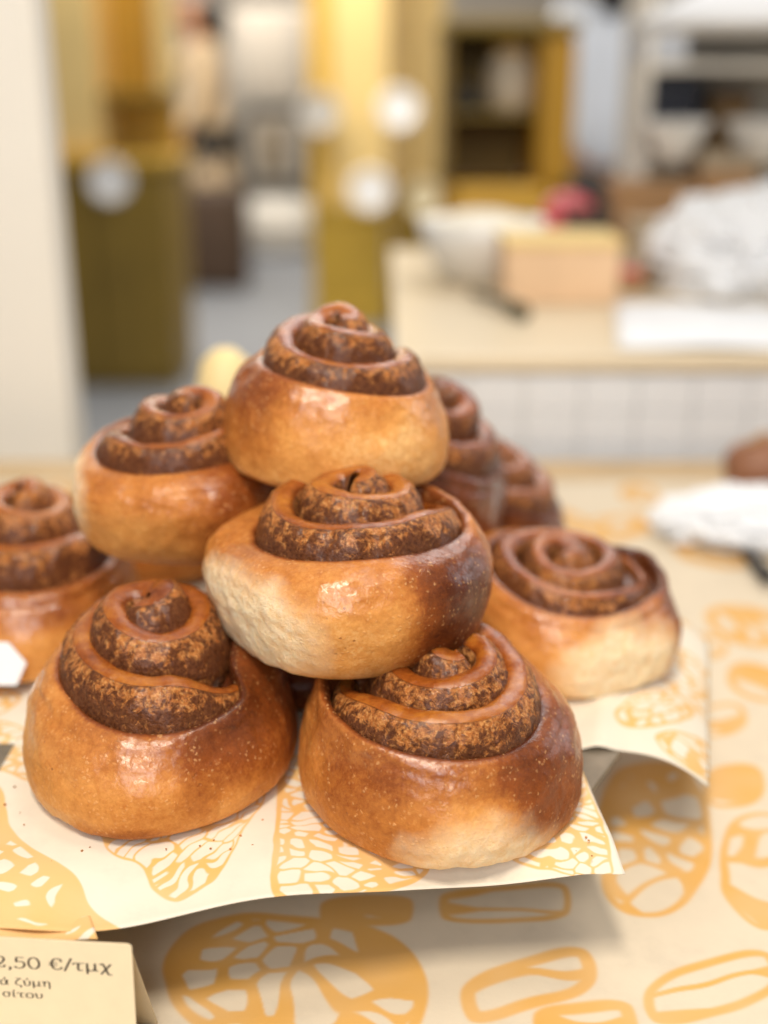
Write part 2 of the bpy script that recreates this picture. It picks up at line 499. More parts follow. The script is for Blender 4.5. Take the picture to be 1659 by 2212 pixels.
def bun_swirl(p, seed):
    Rr, H, top = p['R'], p['H'], p['top']
    n, sgn = p.get('turns', 2.3), p.get('dir', -1)
    ox, oy = p.get('off', (0, 0))
    kx, ky = p.get('koff', (0, 0))
    ns, M = int(190 * n), 48
    s = np.linspace(0, 1, ns)
    th, rho, wa, t_in = spiral(p, seed, s)
    zs = H * p.get('ring', 1.16)
    zt = zs + (top - zs) * np.clip(s / 0.80, 0, 1) ** p.get('lift', 1.0) + 0.02 * Rr * np.sin(1.7 * th + seed * 1.3)
    zt = zt - (1 - t_in) * 0.20 * Rr
    wb = Rr * 0.25 * (1 + 0.25 * s)
    cap = np.sqrt(np.clip(1 - ((s - (1 - 0.035)) / 0.035).clip(0, 1) ** 2, 0.0, 1))
    wa = wa * (0.06 + 0.94 * cap) * (1 + p.get('knob', 0.55) * s ** 5)
    zt = zt - (1 - cap) * wa * 0.3
    cx = rho * np.cos(th) + ox + (kx - ox) * s
    cy = rho * np.sin(th) + oy + (ky - oy) * s
    tx, ty = np.gradient(cx), np.gradient(cy)
    L = np.hypot(tx, ty) + 1e-12
    ux, uy = ty / L * sgn, -tx / L * sgn          # outward normal
    e = 2.5
    ph = np.linspace(0, 2 * np.pi, M, endpoint=False)
    cu = np.sign(np.cos(ph)) * np.abs(np.cos(ph)) ** (2 / e)
    cv = np.sign(np.sin(ph)) * np.abs(np.sin(ph)) ** (2 / e)
    U = wa[:, None] * cu[None]
    V = wb[:, None] * cv[None]
    zc = (zt - wb)[:, None]
    Zl = zc + V + p.get('slope', 0.16) * U * (cv[None] > 0)
    zref = (zt - 0.30 * Rr)[:, None]
    Uo = U - p.get('lean', 0.24) * (1 - 0.4 * s[:, None]) * np.maximum(Zl - zref, 0)
    P = np.stack([cx[:, None] + ux[:, None] * Uo, cy[:, None] + uy[:, None] * Uo, Zl], -1)
    td = R(p.get('tdir', -90))
    P[..., 2] -= p.get('tl', 0.27) * (P[..., 0] * math.cos(td) + P[..., 1] * math.sin(td))
    nu = np.abs(cu) ** (e - 1) * np.sign(cu) / 1.0
    nv = np.abs(cv) ** (e - 1) * np.sign(cv) * 0.55
    ln = np.hypot(nu, nv) + 1e-9
    nu, nv = nu / ln, nv / ln
    N = np.stack([ux[:, None] * nu[None], uy[:, None] * nu[None], np.broadcast_to(nv[None], U.shape)], -1)
    side = sstep(0.45, 0.82, np.abs(nu))[None] * np.ones_like(U)
    q = P / Rr
    disp = 0.022 * fbm(q * 3.2 + seed, seed + 1, 3) + side * (0.020 * fbm(q * 11, seed + 2, 3) + 0.008 * fbm(q * 28, seed + 5, 2))
    P = P + N * (disp * Rr)[..., None] * (0.2 + 0.8 * cap)[:, None, None]
    low = np.exp(-((cv - 0.15) / 0.42) ** 2)[None] * np.ones_like(U)
    dark = (p.get('sdark', 0.3) + 0.5 * fbm(q * 1.6 + 9, seed + 6, 2)).clip(0, 1)
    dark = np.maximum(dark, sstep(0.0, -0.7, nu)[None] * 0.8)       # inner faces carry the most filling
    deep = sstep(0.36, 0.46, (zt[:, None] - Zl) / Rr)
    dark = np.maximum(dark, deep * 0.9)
    masks = np.stack([side, dark, low], -1).reshape(-1, 3)
    f = grid_faces(ns, M, False, True).tolist()
    f.append(list(range(M))[::-1])
    f.append([(ns - 1) * M + k for k in range(M)])
    if sgn > 0:
        pass
    return np_mesh('swirl', P.reshape(-1, 3), f, masks)


def bun(label, base, p, seed, tilt=(0, 0), rz=0.0):
    root = empty('cinnamon_roll', base)
    root.rotation_euler = (R(tilt[0]), R(tilt[1]), R(rz))
    tag(root, label, 'cinnamon roll', 'cinnamon rolls piled on the tray')
    for nm, me, mt in (('dough', bun_body(p, seed), M_BODY), ('swirl', bun_swirl(p, seed), M_SWIRL)):
        bm = bmesh.new()
        bm.from_mesh(me)
        bmesh.ops.recalc_face_normals(bm, faces=bm.faces)
        bm.to_mesh(me)
        bm.free()
        link(nm, me, mt, root, True)
    return root


#BUNS_BEGIN
bun('glossy front roll beside the price card, its coil rising to a high knob', (-0.0915, 0.4435, 0.002),
    dict(R=.0575, H=.050, top=.077, start=-25, dir=-1, turns=2.25, r0=.64, r1=.06, knob=.7, tin=.06, ring=1.18, wid=.155, koff=(-.003, .004), bake_shade=.30, sdark=.30, tl=.18, tdir=-80,
         patches=[(-25, .75, 45, .5, .42), (-100, .04, 18, .12, .30), (175, .5, 45, .6, -.16)]), 3, tilt=(0, -2))
bun('sticky roll at the front right of the paper, pale and torn at its foot', (0.0215, 0.426, 0.002),
    dict(R=.0575, H=.048, top=.065, start=165, dir=1, turns=2.4, r0=.69, r1=.07, tin=.07, ring=1.15, wid=.148, koff=(.004, .002), bake_shade=.38, sdark=.20, tl=.12,
         flats=[(-76, -30, .885, .45)],
         patches=[(-35, .6, 32, .5, .36), (-78, .45, 16, .3, -.22), (-125, .5, 22, .35, .12)]), 5, tilt=(3, 2))
bun('roll amid the pile with a large pale torn side and a dark streak', (-0.0145, 0.460, 0.0485),
    dict(R=.0585, H=.055, top=.074, start=60, dir=-1, turns=2.4, r0=.70, ring=1.14, wid=.145, koff=(.002, .003), bake_shade=.28, sdark=.30, prof='bulge', tl=.13,
         flats=[(-140, -18, .75, .40)],
         patches=[(-38, .45, 24, .6, .62), (-20, .2, 12, .2, -.25), (-85, .4, 25, .6, -.08)]), 7, tilt=(-5, 0))
bun('smaller roll on the very top of the pile', (-0.0228, 0.527, 0.1085),
    dict(R=.0505, H=.047, top=.070, start=95, dir=-1, turns=2.5, r0=.74, ring=1.12, wid=.15, bake_shade=.28, sdark=.28, tl=.13, tdir=-55,
         patches=[(-60, .5, 28, .5, -.18), (-150, .7, 35, .5, .26)]), 11, tilt=(0, 3))
bun('roll on the second tier at the left, in front of the pale pillar', (-0.0954, 0.533, 0.068),
    dict(R=.0505, H=.049, top=.073, start=130, dir=1, turns=2.4, r0=.68, ring=1.14, wid=.145, koff=(.006, .0), bake_shade=.30, sdark=.30, prof='bulge', tl=.12, tdir=-75,
         flats=[(190, 0, .90, .2)],
         patches=[(-25, .5, 45, .7, .30)]), 13, tilt=(0, 2))
bun('roll cut off by the left edge of the photo, behind the high knob roll', (-0.181, 0.566, 0.003),
    dict(R=.0575, H=.050, top=.082, start=60, dir=-1, turns=2.4, r0=.69, ring=1.2, wid=.148, bake_shade=.24, sdark=.26, tl=.12,
         patches=[(-60, .85, 60, .25, .18)]), 17, tilt=(0, 0))
bun('flat roll at the right rear of the tray, with a pale pulled side', (0.088, 0.553, 0.003),
    dict(R=.0580, H=.045, top=.055, start=40, dir=-1, turns=2.5, r0=.72, ring=1.1, wid=.12, bake_shade=.30, sdark=.50, r1=.05, tl=.15, tdir=-60,
         flats=[(-60, -5, .82, .40)],
         patches=[(15, .7, 40, .5, .42), (-100, .5, 40, .5, -.06)]), 19, tilt=(2, 2))
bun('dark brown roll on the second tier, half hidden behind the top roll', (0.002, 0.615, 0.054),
    dict(R=.0590, H=.052, top=.078, start=160, dir=1, turns=2.3, r0=.72, ring=1.12, wid=.15, bake_shade=.74, sdark=.6, tl=.05,
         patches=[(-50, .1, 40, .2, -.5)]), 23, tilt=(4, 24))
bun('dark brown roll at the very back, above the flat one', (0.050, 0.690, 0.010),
    dict(R=.0560, H=.046, top=.064, start=200, dir=1, turns=2.3, r0=.72, ring=1.12, wid=.15, bake_shade=.76, sdark=.6, tl=.05), 29, tilt=(4, 20))
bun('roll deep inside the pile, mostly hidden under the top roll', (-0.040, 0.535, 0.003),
    dict(R=.0540, H=.040, top=.052, start=0, dir=1, turns=2.2, ring=1.15, bake_shade=1.0), 31)  # dough coloured darkest, as the shade in the gap between the rolls
bun('hidden roll at the back of the tray, behind the left roll of the second tier', (-0.135, 0.68, 0.003),
    dict(R=.0540, H=.050, top=.068, start=0, dir=-1, turns=2.2, ring=1.15, bake_shade=.45), 37)
#BUNS_END

#SET_BEGIN
# ------------------------------------------------------------------ printed paper (numpy-drawn print, mapped flat on the sheets)
def voro(u, v, seed):
    """distance to the nearest cell border of a jittered grid, in cell units"""
    iu, iv = np.floor(u), np.floor(v)
    d1 = np.full(u.shape, 9.0)
    d2 = np.full(u.shape, 9.0)
    for a in (-1, 0, 1):
        for b in (-1, 0, 1):
            ju, jv = iu + a, iv + b
            z = np.zeros_like(ju)
            px = ju + 0.5 + 0.42 * _hash(ju, jv, z, seed)
            py = jv + 0.5 + 0.42 * _hash(ju, jv, z, seed + 1)
            d = np.hypot(u - px, v - py)
            m = d < d1
            d2 = np.where(m, d1, np.minimum(d2, d))
            d1 = np.where(m, d, d1)
    return d2 - d1


def poly_sd(X, Y, poly):
    """signed distance to a polygon (positive inside)"""
    P = np.asarray(poly)
    best = np.full(X.shape, 1e9)
    ins = np.zeros(X.shape, bool)
    for (x0, y0), (x1, y1) in zip(P, np.roll(P, -1, 0)):
        ex, ey = x1 - x0, y1 - y0
        t = np.clip(((X - x0) * ex + (Y - y0) * ey) / (ex * ex + ey * ey + 1e-18), 0, 1)
        best = np.minimum(best, np.hypot(X - x0 - t * ex, Y - y0 - t * ey))
        c = ((y0 > Y) != (y1 > Y)) & (X < (x1 - x0) * (Y - y0) / (y1 - y0 + 1e-18) + x0)
        ins ^= c
    return np.where(ins, best, -best)


class Sheet:
    def __init__(self, x0, x1, y0, y1, res):
        self.b = (x0, x1, y0, y1)
        self.nx, self.ny = int((x1 - x0) / res), int((y1 - y0) / res)
        xs = x0 + (np.arange(self.nx) + .5) * (x1 - x0) / self.nx
        ys = y0 + (np.arange(self.ny) + .5) * (y1 - y0) / self.ny
        self.X, self.Y = np.meshgrid(xs, ys)
        self.ink = np.zeros(self.X.shape)
        self.res = res

    def draw(self, poly, style, cell=0.006, ang=0.0, stretch=1.0, line=0.0011, seed=1, fill=0.30, soft=None):
        poly = catmull(poly, len(poly) * 8, True) if style != 'raw' else np.asarray(poly)
        lo, hi = poly.min(0) - .004, poly.max(0) + .004
        ix0, ix1 = np.searchsorted(self.X[0], [lo[0], hi[0]])
        iy0, iy1 = np.searchsorted(self.Y[:, 0], [lo[1], hi[1]])
        if ix1 - ix0 < 2 or iy1 - iy0 < 2:
            return
        X, Y = self.X[iy0:iy1, ix0:ix1], self.Y[iy0:iy1, ix0:ix1]
        Q = np.stack([X, Y, 0 * X], -1)
        wx, wy = fbm(Q / (cell * 2.2), seed, 2) * cell * .9, fbm(Q / (cell * 2.2) + 9, seed, 2) * cell * .9
        sd = poly_sd(X + wx * .25, Y + wy * .25, poly)
        aa = soft or self.res * 1.2
        ca, sa = math.cos(ang), math.sin(ang)
        u = ((X + wx) * ca + (Y + wy) * sa) / (cell * stretch)
        v = (-(X + wx) * sa + (Y + wy) * ca) / cell
        f = voro(u, v, seed)
        k = fbm(Q / (cell * 3), seed + 4, 2)
        thr = fill * (1 + 0.9 * k)
        cells = 1 - sstep(thr - .06, thr + .06, f)
        edge = line * (1 + .6 * k)
        rim = 1 - sstep(edge - aa, edge + aa, sd)
        ink = np.maximum(cells, rim) * sstep(-aa, aa, sd)
        self.ink[iy0:iy1, ix0:ix1] = np.maximum(self.ink[iy0:iy1, ix0:ix1], ink)

    def material(self, name, paper, ink, rough=0.75):
        n = self.X
        Q = np.stack([self.X, self.Y, 0 * self.X], -1)
        fade = 0.86 + 0.14 * fbm(Q / .02, 5, 2)
        a = (self.ink * fade)[..., None]
        img = bpy.data.images.new(name, self.nx, self.ny, float_buffer=True, is_data=True)
        px = np.concatenate([np.repeat(a, 3, -1), np.ones_like(a)], -1).astype(np.float32)
        img.pixels.foreach_set(px.ravel())
        img.update()
        img.pack()
        m, nt, b = new_mat(name)
        uv = nd(nt, 'ShaderNodeUVMap', uv_map='UVMap').outputs[0]
        tx = nd(nt, 'ShaderNodeTexImage', {'Vector': uv}, image=img, interpolation='Cubic', extension='EXTEND')
        tc = nd(nt, 'ShaderNodeTexCoord').outputs['Object']
        fib = noise(nt, tc, 500, 5, 0.6)
        mot = noise(nt, tc, 60, 4, 0.6)
        base = mixc(nt, ramp(nt, mot, [(0.35, 0.04), (0.55, 0.16), (0.72, 0.42)]), paper, tuple(c * .78 for c in paper))
        nt.links.new(mixc(nt, tx.outputs['Color'], base, ink), b.inputs['Base Color'])
        b.inputs['Roughness'].default_value = rough
        b.inputs['Specular IOR Level'].default_value = 0.3
        bn = nd(nt, 'ShaderNodeBump', {'Strength': 0.12, 'Distance': 0.0006, 'Height': mth(nt, 'ADD', fib, mth(nt, 'MULTIPLY', mot, 2.0))})
        nt.links.new(bn.outputs[0], b.inputs['Normal'])
        return m

    def uv(self, me):
        x0, x1, y0, y1 = self.b
        co = np.empty(len(me.vertices) * 3, np.float32)
        me.vertices.foreach_get('co', co)
        co = co.reshape(-1, 3)
        li = np.empty(len(me.loops), np.int32)
        me.loops.foreach_get('vertex_index', li)
        at = me.attributes.get('flat_xy')
        if at:
            fx = np.empty(len(me.vertices) * 3, np.float32)
            at.data.foreach_get('vector', fx)
            co = fx.reshape(-1, 3)
        UV = np.stack([(co[:, 0] - x0) / (x1 - x0), (co[:, 1] - y0) / (y1 - y0)], -1)[li]
        me.uv_layers.new(name='UVMap').data.foreach_set('uv', UV.astype(np.float32).ravel())


def gp(pts, z=0.0):
    return np.array([ground(x, y, z)[:2] for x, y in pts])


PAPER, INK = (0.76, 0.68, 0.555), (0.74, 0.42, 0.12)
# --- print of the small sheets on the tray
ts = Sheet(-0.24, 0.24, 0.29, 0.80, 0.00030)
ts.draw(gp([(-140, 1700), (0, 1700), (25, 1790), (70, 1840), (170, 1890), (215, 1935), (330, 2015), (120, 2060), (-150, 2060)]), 'a', .0088, .55, 1.5, .0046, 3, .52)
ts.draw(gp([(205, 1740), (215, 1800), (240, 1840), (300, 1862), (340, 1905), (385, 1925), (440, 1905), (480, 1880), (530, 1800), (570, 1715), (420, 1690), (300, 1700)]), 'a', .0046, .95, 3.4, .0012, 5, .20)
ts.draw(gp([(605, 1660), (598, 1760), (586, 1860), (588, 1915), (612, 1945), (700, 1948), (800, 1925), (870, 1905), (930, 1865), (900, 1800), (780, 1760), (660, 1640)]), 'a', .0054, -.15, 1.7, .0026, 7, .24)
ts.draw(gp([(1095, 1842), (1200, 1870), (1270, 1884), (1325, 1870), (1310, 1800), (1275, 1720), (1250, 1660), (1180, 1720), (1130, 1790)]), 'a', .0050, .2, 1.9, .0012, 9, .23)
ts.draw(gp([(-60, 1560), (60, 1575), (110, 1650), (70, 1690), (-10, 1668), (-90, 1650)]), 'a', .0055, .3, 1.8, .0016, 11, .26)
rr = np.random.RandomState(4)
for (px, py, rx, ry, an, sd_) in [(0.128, .50, .030, .012, .8, 21), (0.150, .475, .030, .014, .3, 22), (0.16, .54, .024, .03, .2, 23), (0.13, .60, .02, .026, .1, 24), (.17, .62, .02, .03, 1, 25), (-.2, .5, .03, .02, 0, 26)]:
    t = np.linspace(0, 2 * np.pi, 14, endpoint=False)
    ts.draw(np.stack([px + rx * np.cos(t) * math.cos(an) - ry * np.sin(t) * math.sin(an), py + rx * np.cos(t) * math.sin(an) + ry * np.sin(t) * math.cos(an)], -1), 'a', .006, an, 1.8, .0018, sd_, .26)
M_SHEET = ts.material('printed_baking_paper', PAPER, INK)

# --- print of the big sheet on the counter
CZ = -0.055
cs = Sheet(-0.60, 0.95, 0.15, 1.02, 0.0008)


def ell(px, py, rx, ry, rot=0.0, n=2.4):
    """ellipse-like outline: centre and half-axes measured on the photograph, laid on the counter"""
    t = np.linspace(0, 2 * np.pi, 18, endpoint=False)
    c, s = np.cos(t), np.sin(t)
    a = rx * np.sign(c) * np.abs(c) ** (2 / n)
    b = ry * np.sign(s) * np.abs(s) ** (2 / n)
    cr, sr = math.cos(rot), math.sin(rot)
    return gp(np.stack([px + a * cr - b * sr, py + a * sr + b * cr], -1), CZ)


cs.draw(ell(640, 2130, 285, 150, .12, 2.6), 'a', .0145, .2, 1.2, .006, 41, .36)
cs.draw(ell(1090, 1962, 150, 42, -.06, 4), 'a', .020, 0, 6.0, .0045, 42, .18)
cs.draw(ell(790, 1972, 110, 34, -.06, 4), 'a', .020, 0, 6.0, .0055, 43, .30)
cs.draw(ell(1410, 1815, 122, 170, .05, 2.4), 'a', .016, .9, 1.2, .0045, 44, .28)
cs.draw(ell(1650, 1880, 95, 130, -.3, 2.2), 'a', .020, .4, 2.5, .0038, 45, .24)
cs.draw(ell(1140, 2130, 150, 62, -.35, 3), 'a', .020, .35, 5.5, .0048, 46, .20)
cs.draw(ell(1540, 2140, 150, 70, -.30, 3), 'a', .020, .3, 4.5, .0045, 47, .20)
cs.draw(ell(1260, 2215, 110, 55, -.15, 3.5), 'a', .02, .2, 5, .0038, 48, .24)
cs.draw(ell(1575, 1700, 75, 45, -.1, 2.5), 'a', .022, 0, 3.0, .0038, 49, .34)
cs.draw(ell(1560, 1560, 60, 35, -.1, 2.5), 'a', .022, 0, 3.0, .0038, 50, .34)
cs.draw(ell(1640, 1480, 70, 40, .2, 2.5), 'a', .022, 0, 3.0, .0038, 51, .3)
cs.draw(ell(1520, 1400, 55, 28, .1, 2.5), 'a', .022, 0, 3.0, .0038, 52, .3)
for k in range(26):
    x, y = rr.uniform(-.55, .9), rr.uniform(.66, .98)
    t = np.linspace(0, 2 * np.pi, 14, endpoint=False)
    an, rx, ry = rr.uniform(0, 3), rr.uniform(.025, .045), rr.uniform(.015, .03)
    cs.draw(np.stack([x + rx * np.cos(t) * math.cos(an) - ry * np.sin(t) * math.sin(an), y + rx * np.cos(t) * math.sin(an) + ry * np.sin(t) * math.cos(an)], -1), 'a', .016, an, 2.5, .005, 60 + k, .28)
M_COUNTERSHEET = cs.material('printed_counter_paper', (0.68, 0.575, 0.43), (0.68, 0.36, 0.08))

# ------------------------------------------------------------------ counter, tray, sheets
M_CREAM = simple('cream_laminate', (0.80, 0.70, 0.52), 0.45, var=.05)
M_WOOD = simple('light_wood', (0.60, 0.42, 0.22), 0.5, var=.18, scale=14)
M_STEEL = simple('brushed_steel', (0.20, 0.165, 0.12), 0.6, 0.3, var=.25, scale=60, bump=.1)
M_DARK = simple('dark_rubber', (0.035, 0.032, 0.03), 0.7)

co = empty('display_counter', (0.15, 0.6, -0.95))
tag(co, 'long bakery display counter with the printed paper laid over it', 'counter')
MB().box((-0.75, -0.52, 0.0), (0.85, 0.44, 0.855), .004).build('cabinet', M_CREAM, co)
MB().box((-0.77, -0.54, 0.855), (0.87, 0.47, 0.893), .004).build('worktop', M_WOOD, co)


def sheet_mesh(name, quad, nu, nv, zf, sheet, mat, parent=None, xyf=None, thick=0.00025):
    """paper sheet over a quad (front-left, front-right, back-right, back-left); zf gives the height"""
    q = np.array(quad, float)
    u, v = np.meshgrid(np.linspace(0, 1, nu), np.linspace(0, 1, nv), indexing='ij')
    F = q[0] * (1 - u)[..., None] + q[1] * u[..., None]
    B = q[3] * (1 - u)[..., None] + q[2] * u[..., None]
    XY = F * (1 - v)[..., None] + B * v[..., None]
    flat = XY.copy()
    if xyf:
        XY = xyf(XY, u, v)
    Z = zf(flat, u, v)
    P = np.concatenate([XY, Z[..., None]], -1).reshape(-1, 3)
    me = np_mesh(name, P, grid_faces(nu, nv))
    at = me.attributes.new('flat_xy', 'FLOAT_VECTOR', 'POINT')
    at.data.foreach_set('vector', np.concatenate([flat, 0 * Z[..., None]], -1).astype(np.float32).ravel())
    sheet.uv(me)
    o = link(name, me, mat, parent, True)
    md = o.modifiers.new('thickness', 'SOLIDIFY')
    md.thickness = thick
    md.offset = -1
    return o


def wav(XY, s, seed):
    return fbm(np.concatenate([XY / s, np.zeros(XY.shape[:-1] + (1,))], -1), seed, 2)


o = sheet_mesh('counter_paper', [(-.58, .17), (.93, .17), (.93, 1.0), (-.58, 1.0)], 90, 60, lambda XY, u, v: CZ + .0012 + .0011 * wav(XY, .12, 2), cs, M_COUNTERSHEET)
tag(o, 'wide sheet of cream paper printed with orange loaves, spread over the counter', 'paper sheet')

# tray: a thin steel plate standing on a low wooden riser; its right edge runs slantwise under the sheets
A = ground(1180, 1846, -.003)[:2]
Bk = ground(1340, 1632, -.003)[:2]
dr = (Bk - A) / (Bk - A)[1]
TR = A + dr * (0.86 - A[1])
TP = [(-0.30, 0.392), (A[0], A[1]), (Bk[0], Bk[1]), (Bk[0] + .004, .50), (0.118, 0.80), (-0.30, 0.80)]
tr = empty('steel_tray', (-0.05, 0.6, CZ))
tag(tr, 'thin grey steel tray carrying the pile of rolls, one corner showing between the papers', 'tray')
bm = bmesh.new()
vs = [bm.verts.new((x + .05, y - .6, -.0035 - CZ)) for x, y in TP]
f = bm.faces.new(vs)
ex = bmesh.ops.extrude_face_region(bm, geom=[f])
for v in ex['geom']:
    if isinstance(v, bmesh.types.BMVert):
        v.co.z += .003
mb = MB()
mb.bm.free()
mb.bm = bm
mb.build('plate', M_STEEL, tr)
MB().box((-0.19, -0.12, 0.0015), (0.10, 0.17, -.0038 - CZ), .003).build('riser', M_WOOD, tr)


def front_z(XY, u, v):
    z = .0011 + .0007 * wav(XY, .05, 8)
    droop = sstep(.20, 0.0, v)
    z = z - .0045 * droop ** 2 * (1 + .6 * np.sin(u * 9.0 + .6)) - .0022 * sstep(.93, 1.0, u) * sstep(.5, 0, v)
    return z + .0016 * sstep(.28, .05, v) * np.sin(u * 15.0)


def front_xy(XY, u, v):
    XY = XY.copy()
    XY[..., 1] += sstep(.3, 0, v) * (.0035 * np.sin(u * 7.4 + 2.2) + .0012 * np.sin(u * 19))
    return XY


L0, L1 = ground(35, 1660)[:2], ground(0, 1735)[:2]
dl = (L0 - L1) / (L0 - L1)[1]
FLc = ground(-160, 2003)[:2]
FLc = L1 - dl * (L1[1] - FLc[1])
FRc = ground(1352, 1866)[:2]
rdir = (ground(1255, 1665)[:2] - FRc)
rdir = rdir / rdir[1]
o = sheet_mesh('baking_paper', [FLc - (.012, 0), FRc, FRc + rdir * .15, L0 + dl * .11], 160, 90, front_z, ts, M_SHEET, xyf=front_xy)
tag(o, 'front sheet of cream baking paper under the two front rolls, with orange bread prints', 'paper sheet')

# second sheet: flat on the tray behind, then curling down over the tray's right side
BX0, BX1 = ground(1290, 1622)[:2], ground(1312, 1480)[:2]
bd = (BX1 - BX0) / (BX1 - BX0)[1]


def rear_d(XY):
    return XY[..., 0] - (BX0[0] + bd[0] * (XY[..., 1] - BX0[1]))


def rear_z(XY, u, v):
    k = np.clip(rear_d(XY), 0, None) / .052
    return .0003 + .0004 * wav(XY, .05, 12) + .0022 * np.exp(-(rear_d(XY) / .006) ** 2) - .020 * k ** 2.6 + .002 * np.sin(v * 9) * np.clip(k, 0, 1)


fy = ground(1240, 1634)[1]
o = sheet_mesh('baking_paper', [(-.24, fy + .012), (BX0[0] + .050, fy + .004), (BX0[0] + .050 + bd[0] * (.60 - fy), .60), (-.24, .79)], 190, 60, rear_z, ts, M_SHEET)
tag(o, 'rear sheet of baking paper that curls down over the right side of the tray', 'paper sheet')

# lower sheet whose edge peeps out under the front sheet, above the price card
l0, l1 = ground(-120, 2026, -.006)[:2], ground(212, 2034, -.006)[:2]
o = sheet_mesh('baking_paper', [l0, l1, l1 + (-.045, .10), l0 + (0, .10)], 40, 20, lambda XY, u, v: -.0060 + .0035 * v + .0012 * np.sin(u * 8) * sstep(.5, 0, v), ts, M_SHEET)
tag(o, 'narrow strip of printed paper peeping out under the front sheet, above the price card', 'paper sheet')

bm = bmesh.new()
rc_ = random.Random(5)
for k in range(70):
    a_ = rc_.choice([(-.0915, .4435), (.0215, .426), (.088, .553)])
    t_ = rc_.uniform(-2.9, -.2)
    d_ = .060 + abs(rc_.gauss(0, .012))
    r_ = rc_.uniform(.0002, .0006)
    if a_[1] + d_ * math.sin(t_) < .376 or a_[0] + d_ * math.cos(t_) > .082:
        continue
    g = bmesh.ops.create_icosphere(bm, subdivisions=1, radius=r_)
    x_, y_ = a_[0] + d_ * math.cos(t_), a_[1] + d_ * math.sin(t_)
    for v in g['verts']:
        v.co = Vector((v.co.x * rc_.uniform(.7, 1.5) + x_, v.co.y * rc_.uniform(.7, 1.5) + y_, v.co.z * .7 + .0015))
mb = MB(); mb.bm.free(); mb.bm = bm
tag(mb.build('crumbs', simple('crumb_crust', (.40, .17, .05), .7, var=.4, scale=300)), 'tiny brown crumbs scattered on the paper around the front rolls', None, None, 'stuff')

# ------------------------------------------------------------------ price card with Greek lettering
GLY = {
    '2': (.50, [('c', [(.07, .50), (.12, .61), (.24, .66), (.37, .60), (.40, .48), (.33, .33), (.07, .03)]), ('l', [(.05, .035), (.38, .035), (.43, .16)])]),
    ',': (.24, [('c', [(.07, .06), (.12, .03), (.12, -.05), (.05, -.13)]), ('l', [(.06, .06), (.12, .05)])]),
    '5': (.50, [('l', [(.41, .63), (.13, .63), (.11, .36)]), ('c', [(.11, .36), (.22, .40), (.37, .36), (.42, .21), (.35, .06), (.21, .0), (.08, .05), (.07, .11)])]),
    '0': (.54, [('o', (.27, .32, .20, .33))]),
    '€': (.58, [('c', [(.50, .47), (.46, .60), (.33, .65), (.20, .57), (.14, .40), (.14, .25), (.20, .09), (.33, .01), (.44, .05), (.52, .16)]), ('l', [(.02, .40), (.36, .40)]), ('l', [(.02, .26), (.34, .26)])]),
    '/': (.32, [('l', [(.02, -.06), (.29, .70)])]),
    'τ': (.46, [('c', [(.02, .35), (.09, .43), (.24, .43), (.44, .44)]), ('c', [(.24, .43), (.21, .20), (.23, .04), (.30, .01), (.38, .04)])]),
    'μ': (.54, [('l', [(.09, .45), (.09, -.18)]), ('c', [(.09, .15), (.15, .03), (.25, .01), (.34, .07), (.38, .18)]), ('l', [(.38, .45), (.38, .10)]), ('c', [(.38, .10), (.42, .02), (.51, .03)])]),
    'χ': (.50, [('c', [(.02, .39), (.08, .44), (.15, .40), (.31, -.10), (.37, -.18), (.47, -.16)]), ('l', [(.43, .44), (.05, -.17)])]),
    'ά': (.52, [('c', [(.42, .45), (.38, .24), (.29, .05), (.18, .0), (.08, .08), (.06, .24), (.11, .40), (.22, .45), (.32, .38), (.37, .18), (.42, .04), (.50, .03)]), ('l', [(.25, .53), (.30, .68)])]),
    'ζ': (.42, [('l', [(.06, .65), (.36, .63)]), ('c', [(.36, .63), (.18, .47), (.08, .28), (.08, .13), (.18, .04), (.31, .0), (.36, -.08), (.30, -.18)])]),
    'ύ': (.50, [('c', [(.02, .40), (.09, .44), (.12, .34), (.12, .15), (.18, .03), (.28, .01), (.38, .10), (.41, .28), (.37, .45)]), ('l', [(.24, .53), (.28, .68)])]),
    'η': (.50, [('c', [(.02, .39), (.08, .44), (.12, .36)]), ('l', [(.12, .42), (.12, .0)]), ('c', [(.12, .28), (.19, .40), (.29, .45), (.37, .39), (.39, .28)]), ('l', [(.39, .30), (.39, -.19)])]),
    'σ': (.50, [('o', (.22, .215, .17, .225)), ('l', [(.20, .435), (.47, .435)])]),
    'ί': (.28, [('c', [(.04, .42), (.10, .44), (.11, .30), (.10, .08), (.15, .01), (.25, .04)]), ('l', [(.11, .53), (.16, .68)])]),
    'ο': (.48, [('o', (.235, .22, .185, .23))]),
    'υ': (.50, [('c', [(.02, .40), (.09, .44), (.12, .34), (.12, .15), (.18, .03), (.28, .01), (.38, .10), (.41, .28), (.37, .45)])]),
    ' ': (.26, []),
}


